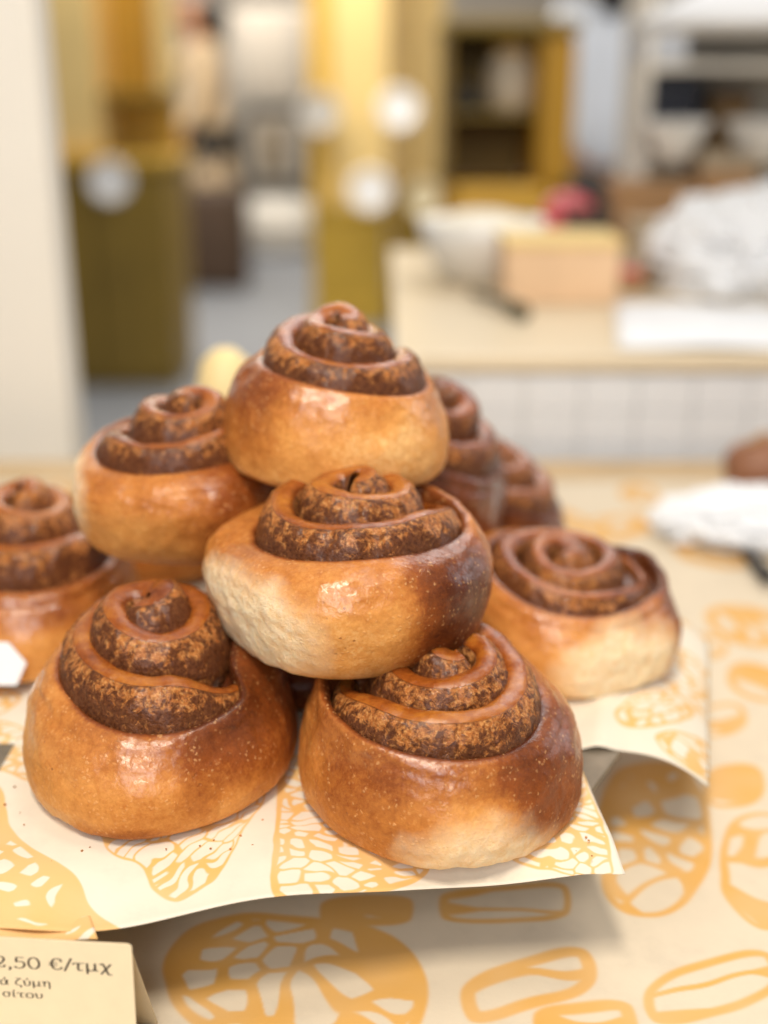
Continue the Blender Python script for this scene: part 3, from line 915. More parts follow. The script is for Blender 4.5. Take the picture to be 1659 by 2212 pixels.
def write(text, em, sx, thick=.085, thin=.035):
    """pen-drawn lettering; returns verts, faces in the card's own plane, first glyph starting at x = 0"""
    V, F, x = [], [], 0.0
    for ch in text:
        adv, strokes = GLY[ch]
        for kind, d in strokes:
            closed = False
            if kind == 'c':
                pts = catmull(d, len(d) * 6)
            elif kind == 'l':
                pts = np.array(d, float)
                pts = np.vstack([np.linspace(a, b, 4)[:-1] for a, b in zip(pts[:-1], pts[1:])] + [pts[-1:]])
            else:
                t = np.linspace(0, 2 * np.pi, 33)
                pts = np.stack([d[0] + d[2] * np.cos(t), d[1] + d[3] * np.sin(t)], -1)
            tg = np.gradient(pts, axis=0)
            if kind == 'o':
                tg[0] = tg[-1] = (0, 1)
            tg /= np.linalg.norm(tg, axis=1, keepdims=True) + 1e-9
            w = thin + (thick - thin) * np.abs(tg[:, 1]) ** 1.2
            nr = np.stack([-tg[:, 1], tg[:, 0]], -1) * w[:, None] / 2
            b0 = len(V)
            for a, b in zip(pts + nr, pts - nr):
                V.append(((x + a[0]) * em * sx, a[1] * em))
                V.append(((x + b[0]) * em * sx, b[1] * em))
            for i in range(len(pts) - 1):
                F.append((b0 + 2 * i, b0 + 2 * i + 1, b0 + 2 * i + 3, b0 + 2 * i + 2))
        x += adv
    return np.array(V), F, x * em * sx


M_CARD = simple('cream_card', (0.80, 0.66, 0.44), 0.7, var=.03, scale=90)
M_INK = simple('dark_brown_ink', (0.022, 0.014, 0.008), 0.6)
c0, c1 = ground(0, 2027, -.001), ground(284, 2041, -.001)
ux = (c1 - c0) / np.linalg.norm(c1 - c0)
nrm = np.array([ux[1], -ux[0], 0])            # towards the camera
lean = R(10)
vx, vz = Vector(ux), (Vector((0, 0, 1)) * math.cos(lean) - Vector(nrm) * math.sin(lean))
cr = empty('price_card', (0, 0, 0))
tag(cr, 'cream folded price card with dark Greek lettering, standing in front of the tray', 'price card')
Wc, Hc = .085, .0535
cr.matrix_world = Matrix((
    (vx.x, vz.x, nrm[0], c1[0]), (vx.y, vz.y, nrm[1], c1[1]), (vx.z, vz.z, nrm[2], c1[2]), (0, 0, 0, 1)))
# local frame: x to the right along the card, y up, z towards the viewer; origin = top right corner
bm = bmesh.new()
rc = .0012
out = [(-Wc, 0), (-rc, 0), (-rc * .3, -rc * .3), (0, -rc), (.0004, -Hc), (-Wc, -Hc)]
vs = [bm.verts.new((x, y, 0)) for x, y in out]
fc = bm.faces.new(vs)
ex = bmesh.ops.extrude_face_region(bm, geom=[fc])
for v in ex['geom']:
    if isinstance(v, bmesh.types.BMVert):
        v.co.z -= .0005
mb = MB(); mb.bm.free(); mb.bm = bm
mb.build('front_panel', M_CARD, cr)
bm = bmesh.new()
for a, b in (((-Wc, 0, -.0006), (-.0012, 0, -.0006)),):
    v = [bm.verts.new(p) for p in (a, b, (0, -Hc, -.028), (-Wc, -Hc, -.028), (-Wc, -.0002, -.0011), (-.0012, -.0002, -.0011), (0, -Hc, -.0286), (-Wc, -Hc, -.0286))]
    for q in ((0, 1, 2, 3), (4, 7, 6, 5), (0, 4, 5, 1), (3, 2, 6, 7), (1, 5, 6, 2), (0, 3, 7, 4)):
        bm.faces.new([v[i] for i in q])
mb = MB(); mb.bm.free(); mb.bm = bm
mb.build('back_panel', M_CARD, cr)


def px_on_card(x, y):
    """where the card's face shows a given point of the photograph"""
    d, o_ = ray(x, y), np.array([0, 0, CAM_Z])
    n = np.cross(np.array(vx), np.array(vz))
    t = ((c1 - o_) @ n) / (d @ n)
    q = o_ + d * t - c1
    return q @ np.array(vx), q @ np.array(vz)


def line_on_card(text, xr, y0, xl, yl, em, sx, name):
    V, F, wid = write(text, em, sx)
    e0, e1 = px_on_card(xl, yl), px_on_card(xr, y0)
    a = math.atan2(e1[1] - e0[1], e1[0] - e0[0])
    P = [(e1[0] + (x - wid) * math.cos(a) - y * math.sin(a), e1[1] + (x - wid) * math.sin(a) + y * math.cos(a), .00012) for x, y in V]
    link(name, np_mesh(name, P, F), M_INK, cr)


line_on_card('2,50 €/τμχ', 243, 2103, 0, 2094, .0066, 1.42, 'price_lettering')
line_on_card('ά ζύμη', 109, 2138, 0, 2133, .0043, 1.55, 'text_lettering')
line_on_card('σίτου', 91, 2165, 0, 2160, .0041, 1.60, 'text_lettering')
#SET_END

#BACK_BEGIN
# ------------------------------------------------------------------ the shop behind
FZ = -0.95
M_FLOOR = simple('grey_floor', (0.20, 0.21, 0.23), 0.45, var=.1, scale=3)
M_WALL = simple('warm_grey_wall', (0.52, 0.46, 0.38), 0.8, var=.05, scale=2)
M_WHITE = simple('white_paint', (0.87, 0.82, 0.73), 0.5, var=.04, scale=3)
M_MUST = simple('mustard_paint', (0.50, 0.32, 0.035), 0.5, var=.1, scale=3)
M_OLIVE_SHADE = simple('olive_shaded_mustard', (0.26, 0.165, 0.02), 0.5, var=.15, scale=3)  # mustard darkened to carry the shadow on the cupboard's lower part
M_GOLD = simple('golden_paint', (0.62, 0.38, 0.05), 0.45, var=.1, scale=4)
M_PALEY = simple('pale_yellow_paint', (0.85, 0.62, 0.25), 0.5, var=.06, scale=3)
M_TILE = simple('white_glazed_tile', (0.74, 0.755, 0.78), 0.25, var=.04, scale=30)
M_CERAM = simple('white_ceramic', (0.82, 0.80, 0.76), 0.2, var=.02)
M_BROWN = simple('dark_brown_leather', (0.055, 0.03, 0.016), 0.6, var=.2, scale=12)
M_CARDB = simple('brown_cardboard', (0.42, 0.24, 0.11), 0.8, var=.12, scale=12)
M_NAVY = simple('navy_plastic', (0.02, 0.024, 0.04), 0.45)
M_PINK = simple('pink_sugar', (0.72, 0.12, 0.14), 0.4, var=.1, scale=30)
M_GREYB = simple('blue_grey_card', (0.55, 0.58, 0.64), 0.6, var=.05)
M_CHAR = simple('charcoal_fabric', (0.06, 0.055, 0.045), 0.8)
M_TAN = simple('tan_fabric', (0.45, 0.36, 0.25), 0.8)
M_WPAPER = simple('white_paper', (0.84, 0.85, 0.87), 0.6, var=.03, scale=20)
M_PEACH = simple('peach_card', (0.82, 0.56, 0.34), 0.6, var=.08, scale=15)
M_GREYT = simple('grey_board', (0.42, 0.40, 0.37), 0.6, var=.08, scale=8)

me = np_mesh('floor', [(-6, -3, FZ), (6, -3, FZ), (6, 13, FZ), (-6, 13, FZ)], [(0, 1, 2, 3)])
tag(link('floor', me, M_FLOOR), kind='structure')
tag(MB().box((-6, 12.2, FZ), (6, 12.4, 2.6)).build('back_wall', M_WALL), kind='structure')

# pale pillar of the shop front, at the left
pl = empty('white_pillar', (-0.468, 1.28, FZ))
tag(pl, 'pale cream pillar standing at the left behind the rolls', 'pillar')
MB().box((-0.16, -0.10, 0.0), (0.150, -0.04, 3.0), .006).build('shaft', M_WHITE, pl)
MB().box((-0.17, -0.112, 0.0), (0.160, -0.028, 0.14), .006).build('plinth', M_WHITE, pl)
MB().box((-0.155, -0.1042, 0.1402), (0.145, -0.1002, 3.0), .0015).build('facing_board', M_WHITE, pl)

# tall mustard cupboard at the left
cb = empty('mustard_cupboard', (-1.08, 5.1, FZ))
tag(cb, 'tall mustard yellow cupboard behind the pale pillar, dark below and open above', 'cupboard')
MB().box((-0.42, -0.05, 0.0), (0.20, 0.45, 0.90), .01).build('base_cabinet', M_OLIVE_SHADE, cb)
for xx in (-0.41, -0.10):
    MB().box((xx, -0.07, 0.05), (xx + .29, -0.052, 0.86), .006).build('door', M_OLIVE_SHADE, cb)
MB().box((-0.43, -0.08, 0.902), (0.22, 0.45, 0.945), .006).build('worktop', M_GOLD, cb)
MB().box((-0.42, 0.30, 0.947), (0.20, 0.33, 2.3), .004).build('back_panel', M_GOLD, cb)
MB().box((-0.26, -0.02, 0.947), (-0.06, 0.296, 2.3), .02).build('side_panel', M_PALEY, cb)
MB().box((-0.055, 0.0, 1.16), (0.20, 0.296, 1.19), .004).build('shelf', M_OLIVE_SHADE, cb)
MB().box((0.17, 0.0, 1.194), (0.20, 0.296, 2.3), .004).build('side_board', M_PALEY, cb)


def plate(label, px, py, Y, rad, mat, name='plate', cat='plate', group='round plates added as blurred highlights'):  # plates added as stand-ins for out-of-focus highlights
    p = at_y(px, py, Y)
    o = empty(name, p)
    o.rotation_euler = (R(80), 0, 0)
    tag(o, label, cat, group)
    MB().lathe([(0, .0), (rad * .6, .0), (rad * .72, .008), (rad, .02), (rad * .985, .024), (rad * .70, .013), (rad * .58, .005), (0, .005)], n=32).build('dish', mat, o, True)
    MB().lathe([(0, -.009), (rad * .5, -.009), (rad * .53, -.001), (0, -.001)], n=24).build('foot_ring', mat, o, True)
    return o


M_HIGHLIGHT_PLATE = simple('highlight_white', (0.86, 0.85, 0.84), 0.12, var=.01)
plate('white plate added as a blurred highlight on the dark front of the mustard cupboard', 240, 392, 4.95, .085, M_HIGHLIGHT_PLATE)
plate('topmost white plate added as a blurred highlight on the pale yellow column', 862, 236, 6.25, .10, M_HIGHLIGHT_PLATE)
plate('white plate added as a blurred highlight halfway down the pale yellow column', 800, 412, 6.25, .105, M_HIGHLIGHT_PLATE)
plate('lower right highlight plate added on the pale yellow column, creamier than the others', 915, 430, 6.25, .085, simple('highlight_cream', (0.72, 0.62, 0.40), .3))
plate('greyish plate added as a blurred highlight at the left edge of the yellow column', 690, 245, 6.3, .10, M_GREYT)


def door_column(label, x0, x1, Y, split, mats, name='yellow_column', cat='column', stile=None):
    """panelled column standing on the floor: lower panel, upper panel, rail between, base"""
    a, b = at_y(x0, 300, Y)[0], at_y(x1, 300, Y)[0]
    zs = at_y(x0, split, Y)[2] - FZ
    o = empty(name, ((a + b) / 2, Y + .2, FZ))
    tag(o, label, cat)
    h = (b - a) / 2
    MB().box((-h, -.2, .0), (h, .2, .12), .01).build('base', mats[0], o)
    MB().box((-h * .98, -.19, .1205), (h * .98, .19, zs), .012).build('lower_panel', mats[0], o)
    MB().box((-h, -.2, zs + .0005), (h, .2, zs + .05), .01).build('rail', mats[1], o)
    MB().box((-h * .98, -.19, zs + .0505), (h * .98, .19, 3.3), .012).build('upper_panel', mats[2], o)
    if stile:
        MB().box((h * stile[0], -.21, zs + .051), (h * stile[1], -.1905, 3.3), .006).build('stile', mats[3], o)
    return o


door_column('pale yellow column with an olive lower half behind the top roll', 668, 840, 6.4, 470, (M_MUST, M_MUST, M_PALEY, M_GOLD), stile=(-.95, -.45))
door_column('cream yellow door post right of the yellow column', 842, 962, 6.9, 400, (M_MUST, M_PALEY, M_PALEY, M_PALEY), 'door_post', 'door post', stile=(.45, .95))

# brown bag, white pouf
p = at_y(452, 590, 7.7)
bg = empty('brown_bag', (p[0], 7.75, FZ))
tag(bg, 'tall dark brown leather bag on the grey floor', 'bag')
MB().box((-.25, -.14, .0), (.25, .14, .62), .06, seg=3).build('bag_body', M_BROWN, bg, True)
MB().tube([(-.10, 0, .61), (-.09, 0, .72), (0, 0, .77), (.09, 0, .72), (.10, 0, .61)], .014).build('handle', M_BROWN, bg, True)
p = at_y(600, 515, 9.4)
pf = empty('white_pouf', (p[0], 9.5, FZ))
tag(pf, 'round white pouf on the grey floor behind the brown bag', 'pouf')
MB().lathe([(0, .0), (.24, .0), (.29, .05), (.30, .2), (.28, .33), (.22, .38), (0, .39)]).build('cushion', M_WHITE, pf, True)
MB().lathe([(.296, .18), (.306, .19), (.306, .2), (.296, .21)]).build('piping', M_TAN, pf, True)
p = at_y(585, 300, 9.9)
ch = empty('dark_chair', (p[0], 10.0, FZ))
tag(ch, 'dark chair with a tan back pad behind the white pouf', 'chair')
MB().box((-.26, -.24, .42), (.26, .26, .48), .02).build('seat', M_CHAR, ch)
MB().tube([(-.26, .24, .48), (-.29, .28, .85), (-.20, .30, 1.02), (.20, .30, 1.02), (.29, .28, .85), (.26, .24, .48)], .045).build('back_frame', M_CHAR, ch, True)
MB().box((-.14, .24, .52), (.10, .28, .92), .03).build('back_pad', M_TAN, ch, True)
for x in (-.22, .22):
    for y in (-.2, .22):
        MB().tube([(x, y, .42), (x * 1.08, y * 1.08, .0)], .022).build('leg', M_CHAR, ch)

p = at_y(592, 205, 9.6)
dl_ = empty('drum_lamp', p)
tag(dl_, 'big white drum lamp shade hanging above the dark chair, beyond the person', 'lamp')
MB().lathe([(.30, 0), (.36, .0), (.365, .02), (.31, .58), (.30, .60), (.285, .59), (.345, .02), (.30, .012)], n=40).build('shade', simple('linen_shade', (.56, .50, .42), .8, var=.05), dl_, True)
MB().lathe([(0, .03), (.34, .03), (.34, .04), (0, .04)], n=40).build('diffuser', M_WPAPER, dl_, True)
MB().tube([(0, 0, .04), (0, 0, 2.2)], .012).build('cord', M_DARK, dl_, True)

# ------------------------------------------------------------------ people
M_SKIN = simple('skin', (0.50, 0.24, 0.13), 0.5, var=.05, scale=20)
M_HAIR = simple('dark_hair', (0.018, 0.013, 0.010), 0.5)
M_SHIRT = simple('white_cotton', (0.78, 0.72, 0.64), 0.8, var=.04)
M_BLUEW = simple('bluish_white_cotton', (0.80, 0.84, 0.90), 0.8, var=.04)
M_COAT = simple('mustard_wool', (0.33, 0.165, 0.010), 0.85, var=.12, scale=10)
M_TUNIC = simple('beige_cotton', (0.62, 0.47, 0.30), 0.8, var=.06)
M_TROUS = simple('dark_trousers', (0.05, 0.045, 0.04), 0.8)
M_SHOE = simple('dark_shoes', (0.03, 0.025, 0.02), 0.5)


def skinned(name, joints, edges, mat, parent, root=0, sub=2):
    me = bpy.data.meshes.new(name)
    me.from_pydata([j[0] for j in joints], edges, [])
    o = link(name, me, mat, parent)
    sk = o.modifiers.new('skin', 'SKIN')
    lay = me.skin_vertices[0] if me.skin_vertices else None
    if lay is None:
        bm = bmesh.new(); bm.from_mesh(me); bm.verts.layers.skin.verify(); bm.to_mesh(me); bm.free()
        lay = me.skin_vertices[0]
    for i, j in enumerate(joints):
        r = j[1]
        lay.data[i].radius = (r, r) if not isinstance(r, tuple) else r
        lay.data[i].use_root = i == root
    sk.use_smooth_shade = True
    sb = o.modifiers.new('sub', 'SUBSURF')
    sb.levels = sb.render_levels = sub
    return o


def person(label, loc, rz, top_mat, lean=0.0, arms=((0.25, -.1), (0.25, -.1)), leg_mat=None, coat=False, scarf=None, bulk=1.0, hair_mat=None):
    """faces local -y; arms: (forward swing, outward) in radians for left and right"""
    root = empty('person', loc, rz)
    tag(root, label, 'person')
    cl, sl = math.cos(lean), math.sin(lean)

    def T(x, y, z):                      # lean the trunk about the hips
        if z <= 0.92:
            return (x, y, z)
        dz = z - 0.92
        return (x, y - dz * sl, 0.92 + dz * cl)
    J, E = [], []

    def add(co_, r, par=None):
        J.append((co_, r))
        if par is not None:
            E.append((par, len(J) - 1))
        return len(J) - 1
    pel = add(T(0, 0, .95), (.15, .11))
    ab = add(T(0, 0, 1.12), (.135, .10), pel)
    chs = add(T(0, 0, 1.32), (.155, .11), ab)
    nk0 = add(T(0, .0, 1.45), (.07, .065), chs)
    nk = add(T(0, -.01, 1.52), .052, nk0)
    chin = add(T(0, -.025, 1.58), .075, nk)
    hd = add(T(0, -.02, 1.67), .098, chin)
    add(T(0, -.01, 1.735), .075, hd)
    ns_ = add(T(0, -.118, 1.635), .014, chin)
    arm_pts = []
    for sx, (fw, ow) in zip((-1, 1), arms):
        sh = add(T(sx * .17, 0, 1.42), .058, chs)
        s0 = Vector(J[sh][0])
        d1 = Vector((sx * math.sin(abs(ow)), -math.sin(fw), -math.cos(fw))).normalized()
        el_ = s0 + d1 * .28
        el = add(tuple(el_), .043, sh)
        d2 = Vector((sx * math.sin(abs(ow)) * .3, -math.sin(fw + .35), -math.cos(fw + .35))).normalized()
        wr_ = el_ + d2 * .25
        wr = add(tuple(wr_), .028, el)
        pm = add(tuple(wr_ + d2 * .075), (.040, .018), wr)
        sd_ = d2.cross(Vector((sx, 0, 0))).normalized()
        for k, (o_, ln) in enumerate(((-.028, .07), (-.010, .082), (.010, .078), (.027, .06))):
            b0 = add(tuple(wr_ + d2 * .10 + sd_ * o_), .010, pm)
            b1 = add(tuple(wr_ + d2 * (.10 + ln * .55) + sd_ * o_ * 1.1), .009, b0)
            add(tuple(wr_ + d2 * (.10 + ln * .95) + sd_ * o_ * 1.1 + Vector((-sx * .015, 0, 0))), .007, b1)
        t0 = add(tuple(wr_ + d2 * .045 - sd_ * .042), .011, wr)
        add(tuple(wr_ + d2 * .085 - sd_ * .062), .009, t0)
        arm_pts.append((s0, el_, wr_))
    legs = []
    for sx in (-1, 1):
        hp = add((sx * .09, 0, .88), .085, pel)
        kn = add((sx * .10, -.01, .50), .056, hp)
        an = add((sx * .10, .02, .09), .038, kn)
        add((sx * .11, -.13, .035), (.04, .03), an)
        legs.append((J[hp][0], J[kn][0], J[an][0]))
    skinned('body', J, E, M_SKIN, root, pel)
    # clothes follow the same joints a little further out
    Jc = [(T(0, 0, .90), (.175, .13)), (T(0, 0, 1.12), (.155, .12)), (T(0, 0, 1.32), (.175, .13)), (T(0, 0, 1.45), (.085, .08))]
    Ec = [(0, 1), (1, 2), (2, 3)]
    for s0, el_, wr_ in arm_pts:
        k = len(Jc)
        Jc += [(tuple(s0), .074), (tuple(el_), .058), (tuple(el_.lerp(wr_, .9)), .044)]
        Ec += [(2, k), (k, k + 1), (k + 1, k + 2)]
    if coat:
        k = len(Jc)
        Jc += [((0, 0, .70), (.20, .16)), ((0, 0, .46), (.22, .18))]
        Ec += [(0, k), (k, k + 1)]
    Jc = [(a, tuple(bulk * x for x in r) if isinstance(r, tuple) else r * bulk * (1.25 if bulk > 1 else 1)) for a, r in Jc]
    skinned('coat' if coat else 'shirt', Jc, Ec, top_mat, root)
    Jt, Et = [((0, 0, .93), (.165, .122))], []
    for h, k, a in legs:
        i = len(Jt)
        Jt += [(h, .098), (k, .072), (tuple(Vector(a) + Vector((0, 0, .03))), .055)]
        Et += [(0, i), (i, i + 1), (i + 1, i + 2)]
    skinned('trousers', Jt, Et, leg_mat or M_TROUS, root)
    for sx in (-1, 1):
        MB().box((sx * .105 - .045, -.19, .0), (sx * .105 + .045, .06, .085), .03, seg=3).build('shoe', M_SHOE, root, True)
    Jh = [(T(0, .02, 1.715), .118), (T(0, .055, 1.63), .108), (T(0, .08, 1.52), .075), (T(0, .09, 1.42), .045)]
    skinned('hood' if hair_mat else 'hair', Jh, [(0, 1), (1, 2), (2, 3)], hair_mat or M_HAIR, root)
    if scarf:
        MB().lathe([(.075, 1.43), (.12, 1.44), (.13, 1.48), (.10, 1.53), (.07, 1.53)], n=24).build('scarf', scarf, root, True)
    for sx in (-1, 1):
        o_ = MB().lathe([(0, -.011), (.008, -.008), (.011, 0), (.008, .008), (0, .011)], n=12).build('eye', M_HAIR, root, True)
        o_.location = T(sx * .034, -.098, 1.665)
    return root


p = at_y(452, 300, 8.15)
pl_ = person('dark haired person in a long beige tunic standing upright far inside the shop', (p[0], 8.15, FZ), R(-75), M_TUNIC, lean=.05, arms=((.9, .1), (.15, .1)), coat=True)
pl_.scale = (1.15, 1.15, 1.0)
p = at_y(1318, 300, 4.3)
person('person in a bluish white shirt and dark trousers right of the mustard coat', (p[0], 4.3, FZ), R(160), M_BLUEW, arms=((.4, .15), (.2, .15)))
# mustard cabinet with an open niche, beyond the service counter
YC = 3.0
X = lambda px: float(at_y(px, 300, YC)[0])
Zc = lambda py: float(at_y(1100, py, YC)[2]) - FZ
mc = empty('mustard_cabinet', (X(1100), YC, FZ))
tag(mc, 'mustard cabinet with a dark open niche behind the tiled counter', 'cabinet')
xo = X(1100)
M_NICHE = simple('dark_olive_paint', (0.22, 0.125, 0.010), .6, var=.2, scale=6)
M_AMBER = simple('amber_paint', (0.50, 0.25, 0.008), .5, var=.12, scale=5)
M_DRAW = simple('golden_drawer_paint', (0.66, 0.36, 0.035), .45, var=.1, scale=5)
MB().box((X(962) - xo, .02, 0), (X(1240) - xo, .36, Zc(405) - .004), .01).build('base_cabinet', M_AMBER, mc)
MB().box((X(978) - xo, -.02, Zc(560)), (X(1185) - xo, .018, Zc(398)), .02).build('drawer_front', M_DRAW, mc)
MB().box((X(1160) - xo, 0, Zc(405)), (X(1240) - xo, .36, Zc(70)), .02).build('side_panel', M_AMBER, mc)
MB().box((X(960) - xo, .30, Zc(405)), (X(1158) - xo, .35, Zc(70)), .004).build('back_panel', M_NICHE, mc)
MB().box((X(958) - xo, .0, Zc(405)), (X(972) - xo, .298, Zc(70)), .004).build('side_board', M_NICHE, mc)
MB().box((X(955) - xo, -.01, Zc(69)), (X(1245) - xo, .37, Zc(40)), .01).build('top_board', M_OLIVE_SHADE, mc)
MB().box((X(973) - xo, .02, Zc(252)), (X(1159) - xo, .298, Zc(242)), .003).build('shelf', M_OLIVE_SHADE, mc)
MB().tube([(X(1050) - xo, -.02, Zc(470)), (X(1050) - xo, -.05, Zc(470)), (X(1115) - xo, -.05, Zc(470)), (X(1115) - xo, -.02, Zc(470))], .006).build('handle', M_STEEL, mc, True)


def jar(label, px, py0, py1, r, mat, name='jar', lid=None):
    o = empty(name, (X(px), YC + .12, FZ + Zc(py1)))
    tag(o, label, name)
    h = Zc(py0) - Zc(py1)
    MB().lathe([(0, 0), (r * .8, 0), (r, h * .12), (r, h * .62), (r * .7, h * .78), (r * .7, h * .84), (0, h * .84)]).build('vessel', mat, o, True)
    MB().lathe([(0, h), (r * .5, h), (r * .78, h * .93), (r * .78, h * .842), (0, h * .842)]).build('lid', lid or mat, o, True)


jar('beige jar with a golden lid on the niche shelf of the mustard cabinet', 1110, 85, 242, .058, simple('beige_glaze', (.72, .60, .44), .4), 'jar', M_DRAW)
jar('dark squat pot left of the beige jar in the mustard cabinet', 1012, 185, 242, .042, M_CHAR, 'pot')

# ------------------------------------------------------------------ tiled service counter
sc = empty('service_counter', (0.50, 1.42, FZ))
tag(sc, 'white tiled service counter with a cream top, behind the rolls at the right', 'counter')
x0, x1 = -0.475, 0.75
MB().box((x0, -.315, 0.0), (x1, .42, .969), .004).build('cabinet', M_WHITE, sc)
MB().box((x0 - .015, -.325, .970), (x1, .45, .986), .004).build('worktop', simple('cream_stone', (0.72, 0.60, 0.42), .35, var=.06), sc)
tw, th_ = .052, .034
tme = None
for r_ in range(4):
    for k in range(int((x1 - x0) / (tw + .001))):
        xx = x0 + .001 + k * (tw + .001)
        zz = .968 - (r_ + 1) * (th_ + .001)
        if tme is None:
            o = MB().box((0, -.005, 0), (tw, 0, th_), .0006, seg=1).build('tile', M_TILE, sc)
            tme = o.data
        else:
            o = bpy.data.objects.new('tile', tme)
            COL.objects.link(o)
            o.parent = sc
        o.location = (xx, -.3155, zz)
CT = FZ + .986


def on_counter(px, py):
    return ground(px, py, CT)


p = on_counter(1045, 620)
bw = empty('white_bowl', (p[0], p[1] + .06, CT))
tag(bw, 'wide white bowl on the cream worktop in front of the mustard coat', 'bowl')
MB().lathe([(0, .004), (.03, .0), (.05, .004), (.075, .05), (.082, .075), (.078, .076), (.07, .05), (.045, .012), (0, .01)]).build('shell', M_CERAM, bw, True)
MB().lathe([(.02, -.0), (.036, -.0), (.036, .004), (.02, .004)]).build('foot_ring', M_CERAM, bw, True)
MB().lathe([(0, .082), (.03, .085), (.06, .074), (.074, .062), (.06, .055), (0, .05)]).build('filling', simple('cream_filling', (.86, .78, .62), .5), bw, True)

p = on_counter(1212, 655)
bx = empty('peach_box', (p[0], p[1] + .05, CT))
tag(bx, 'peach coloured open pastry box on the cream worktop beside the white bowl', 'box')
MB().box((-.065, -.05, 0), (.065, .05, .062), .003).build('carton', M_PEACH, bx)
MB().box((-.067, -.052, .0625), (.067, .052, .072), .003).build('lid', M_PALEY, bx)
p = on_counter(1228, 545)
pk = empty('pink_cake', (p[0], p[1] + .02, CT))
tag(pk, 'round pink iced cake behind the peach box', 'cake')
MB().lathe([(0, .0), (.036, .0), (.036, .03), (0, .03)]).build('paper_cup', M_WPAPER, pk, True)
MB().lathe([(.034, .030), (.042, .040), (.041, .055), (.033, .072), (.018, .083), (0, .086)]).build('icing', M_PINK, pk, True)
p = on_counter(1355, 625)
pk = empty('red_tart', (p[0], p[1], CT))
tag(pk, 'small red berry tart on the worktop, right of the peach box', 'tart')
MB().lathe([(0, 0), (.018, 0), (.026, .018), (.022, .02), (0, .016)]).build('crust', M_CARDB, pk, True)
MB().lathe([(0, .026), (.012, .025), (.021, .018), (0, .0165)]).build('berries', M_PINK, pk, True)
a, b = on_counter(1020, 645), on_counter(1130, 690)
tg = empty('serving_tongs', a)
tag(tg, 'dark serving tongs lying on the cream worktop', 'tongs')
for k in (-1, 1):
    MB().tube([(0, 0, .008), ((b - a)[0] * .5, (b - a)[1] * .5 + k * .006, .012), ((b - a)[0], (b - a)[1] + k * .009, .008)], [.004, .004, .008]).build('arm', simple('dark_bronze', (.09, .075, .035), .4), tg, True)

# dark crate behind the pink cake
p = on_counter(1290, 540)
dk = empty('dark_crate', (p[0] + .01, 1.80, CT))
tag(dk, 'low dark slatted crate at the back of the worktop, right of the pink cake', 'crate')
for k in range(3):
    MB().box((-.07, -.03, .004 + k * .022), (.06, -.024, .022 + k * .022), .002).build('slat', M_CHAR, dk)
for x in (-.07, .052):
    MB().box((x, -.0235, 0), (x + .008, .03, .07), .002).build('end_board', M_CHAR, dk)
MB().box((-.062, -.0235, 0), (.052, .03, .004)).build('base', M_CHAR, dk)

# wooden and cardboard trays, shelf with goods at the right
def carton(label, px0, px1, py0, py1, Y, D, mat, lidmat, z0=None):
    a, b = at_y(px0, py1, Y), at_y(px1, py0, Y)
    z0 = a[2] if z0 is None else z0
    o = empty('carton', ((a[0] + b[0]) / 2, Y + D / 2, z0))
    tag(o, label, 'box')
    w, h = (b[0] - a[0]) / 2, b[2] - z0
    MB().box((-w, -D / 2, 0), (w, D / 2, h * .84), .003).build('carton_body', mat, o)
    MB().box((-w - .003, -D / 2 - .003, h * .84 + .0003), (w + .003, D / 2 + .003, h), .003).build('lid', lidmat, o)
    return o


carton('brown cardboard box on the worktop below the shelf', 1325, 1500, 395, 520, 1.76, .09, M_CARDB, M_CARDB, CT)
carton('taller brown cardboard box at the right end below the shelf', 1505, 1640, 330, 520, 1.765, .09, M_CARDB, M_TAN, CT)
carton('tan flat box in front of the brown cardboard box', 1370, 1470, 480, 560, 1.66, .07, M_TAN, M_TAN, CT)
sh = empty('wall_shelf', (0.72, 1.95, CT))
tag(sh, 'white open shelf unit standing on the service counter at the right', 'shelf')
xs0, xs1 = at_y(1375, 300, 1.95)[0] - .72, .30
z1 = at_y(1450, 335, 1.87)[2] - CT
z2 = at_y(1450, 135, 1.87)[2] - CT
z3 = at_y(1450, 20, 1.87)[2] - CT
for z in (z1, z2, z3):
    MB().box((xs0, -.09, z - .012), (xs1, .09, z), .002).build('shelf_board', M_WHITE, sh)
MB().box((xs0 - .012, -.09, 0), (xs0 - .0005, .09, z3 + .2), .002).build('upright', M_WHITE, sh)
MB().box((xs1 + .0005, -.09, 0), (xs1 + .012, .09, z3 + .2), .002).build('upright', M_WHITE, sh)
MB().box((xs0, .091, 0), (xs1, .1, z3 + .2)).build('back_board', M_GREYT, sh)
carton('navy plastic box on the lower board of the white shelf', 1400, 1515, 160, 330, 1.88, .08, M_NAVY, M_NAVY, CT + z1)
carton('pale bluish carton on the upper board of the white shelf', 1385, 1490, 55, 135, 1.88, .08, M_GREYB, M_GREYB, CT + z2)
carton('dark brown tea caddy on the lower board of the white shelf', 1530, 1625, 190, 330, 1.885, .08, simple('toffee_tin', (.20, .11, .03), .4), M_BROWN, CT + z1)
for i, (px, py, lab) in enumerate(((1455, 345, 'small white bowl hung under the navy box at the left of the shelf'), (1630, 345, 'small white bowl at the right end of the shelf, beside the dark brown caddy'))):
    p = at_y(px, py, 1.80)
    o = empty('white_bowl', (p[0], 1.80, p[2]))
    tag(o, lab, 'bowl', 'small white bowls by the shelf')
    MB().lathe([(0, .003), (.02, 0), (.028, .012), (.045, .045), (.048, .055), (.043, .054), (.025, .012), (0, .008)]).build('shell', M_CERAM, o, True)
    MB().lathe([(.01, -.004), (.018, -.004), (.019, .002), (.01, .002)]).build('foot_ring', M_CERAM, o, True)
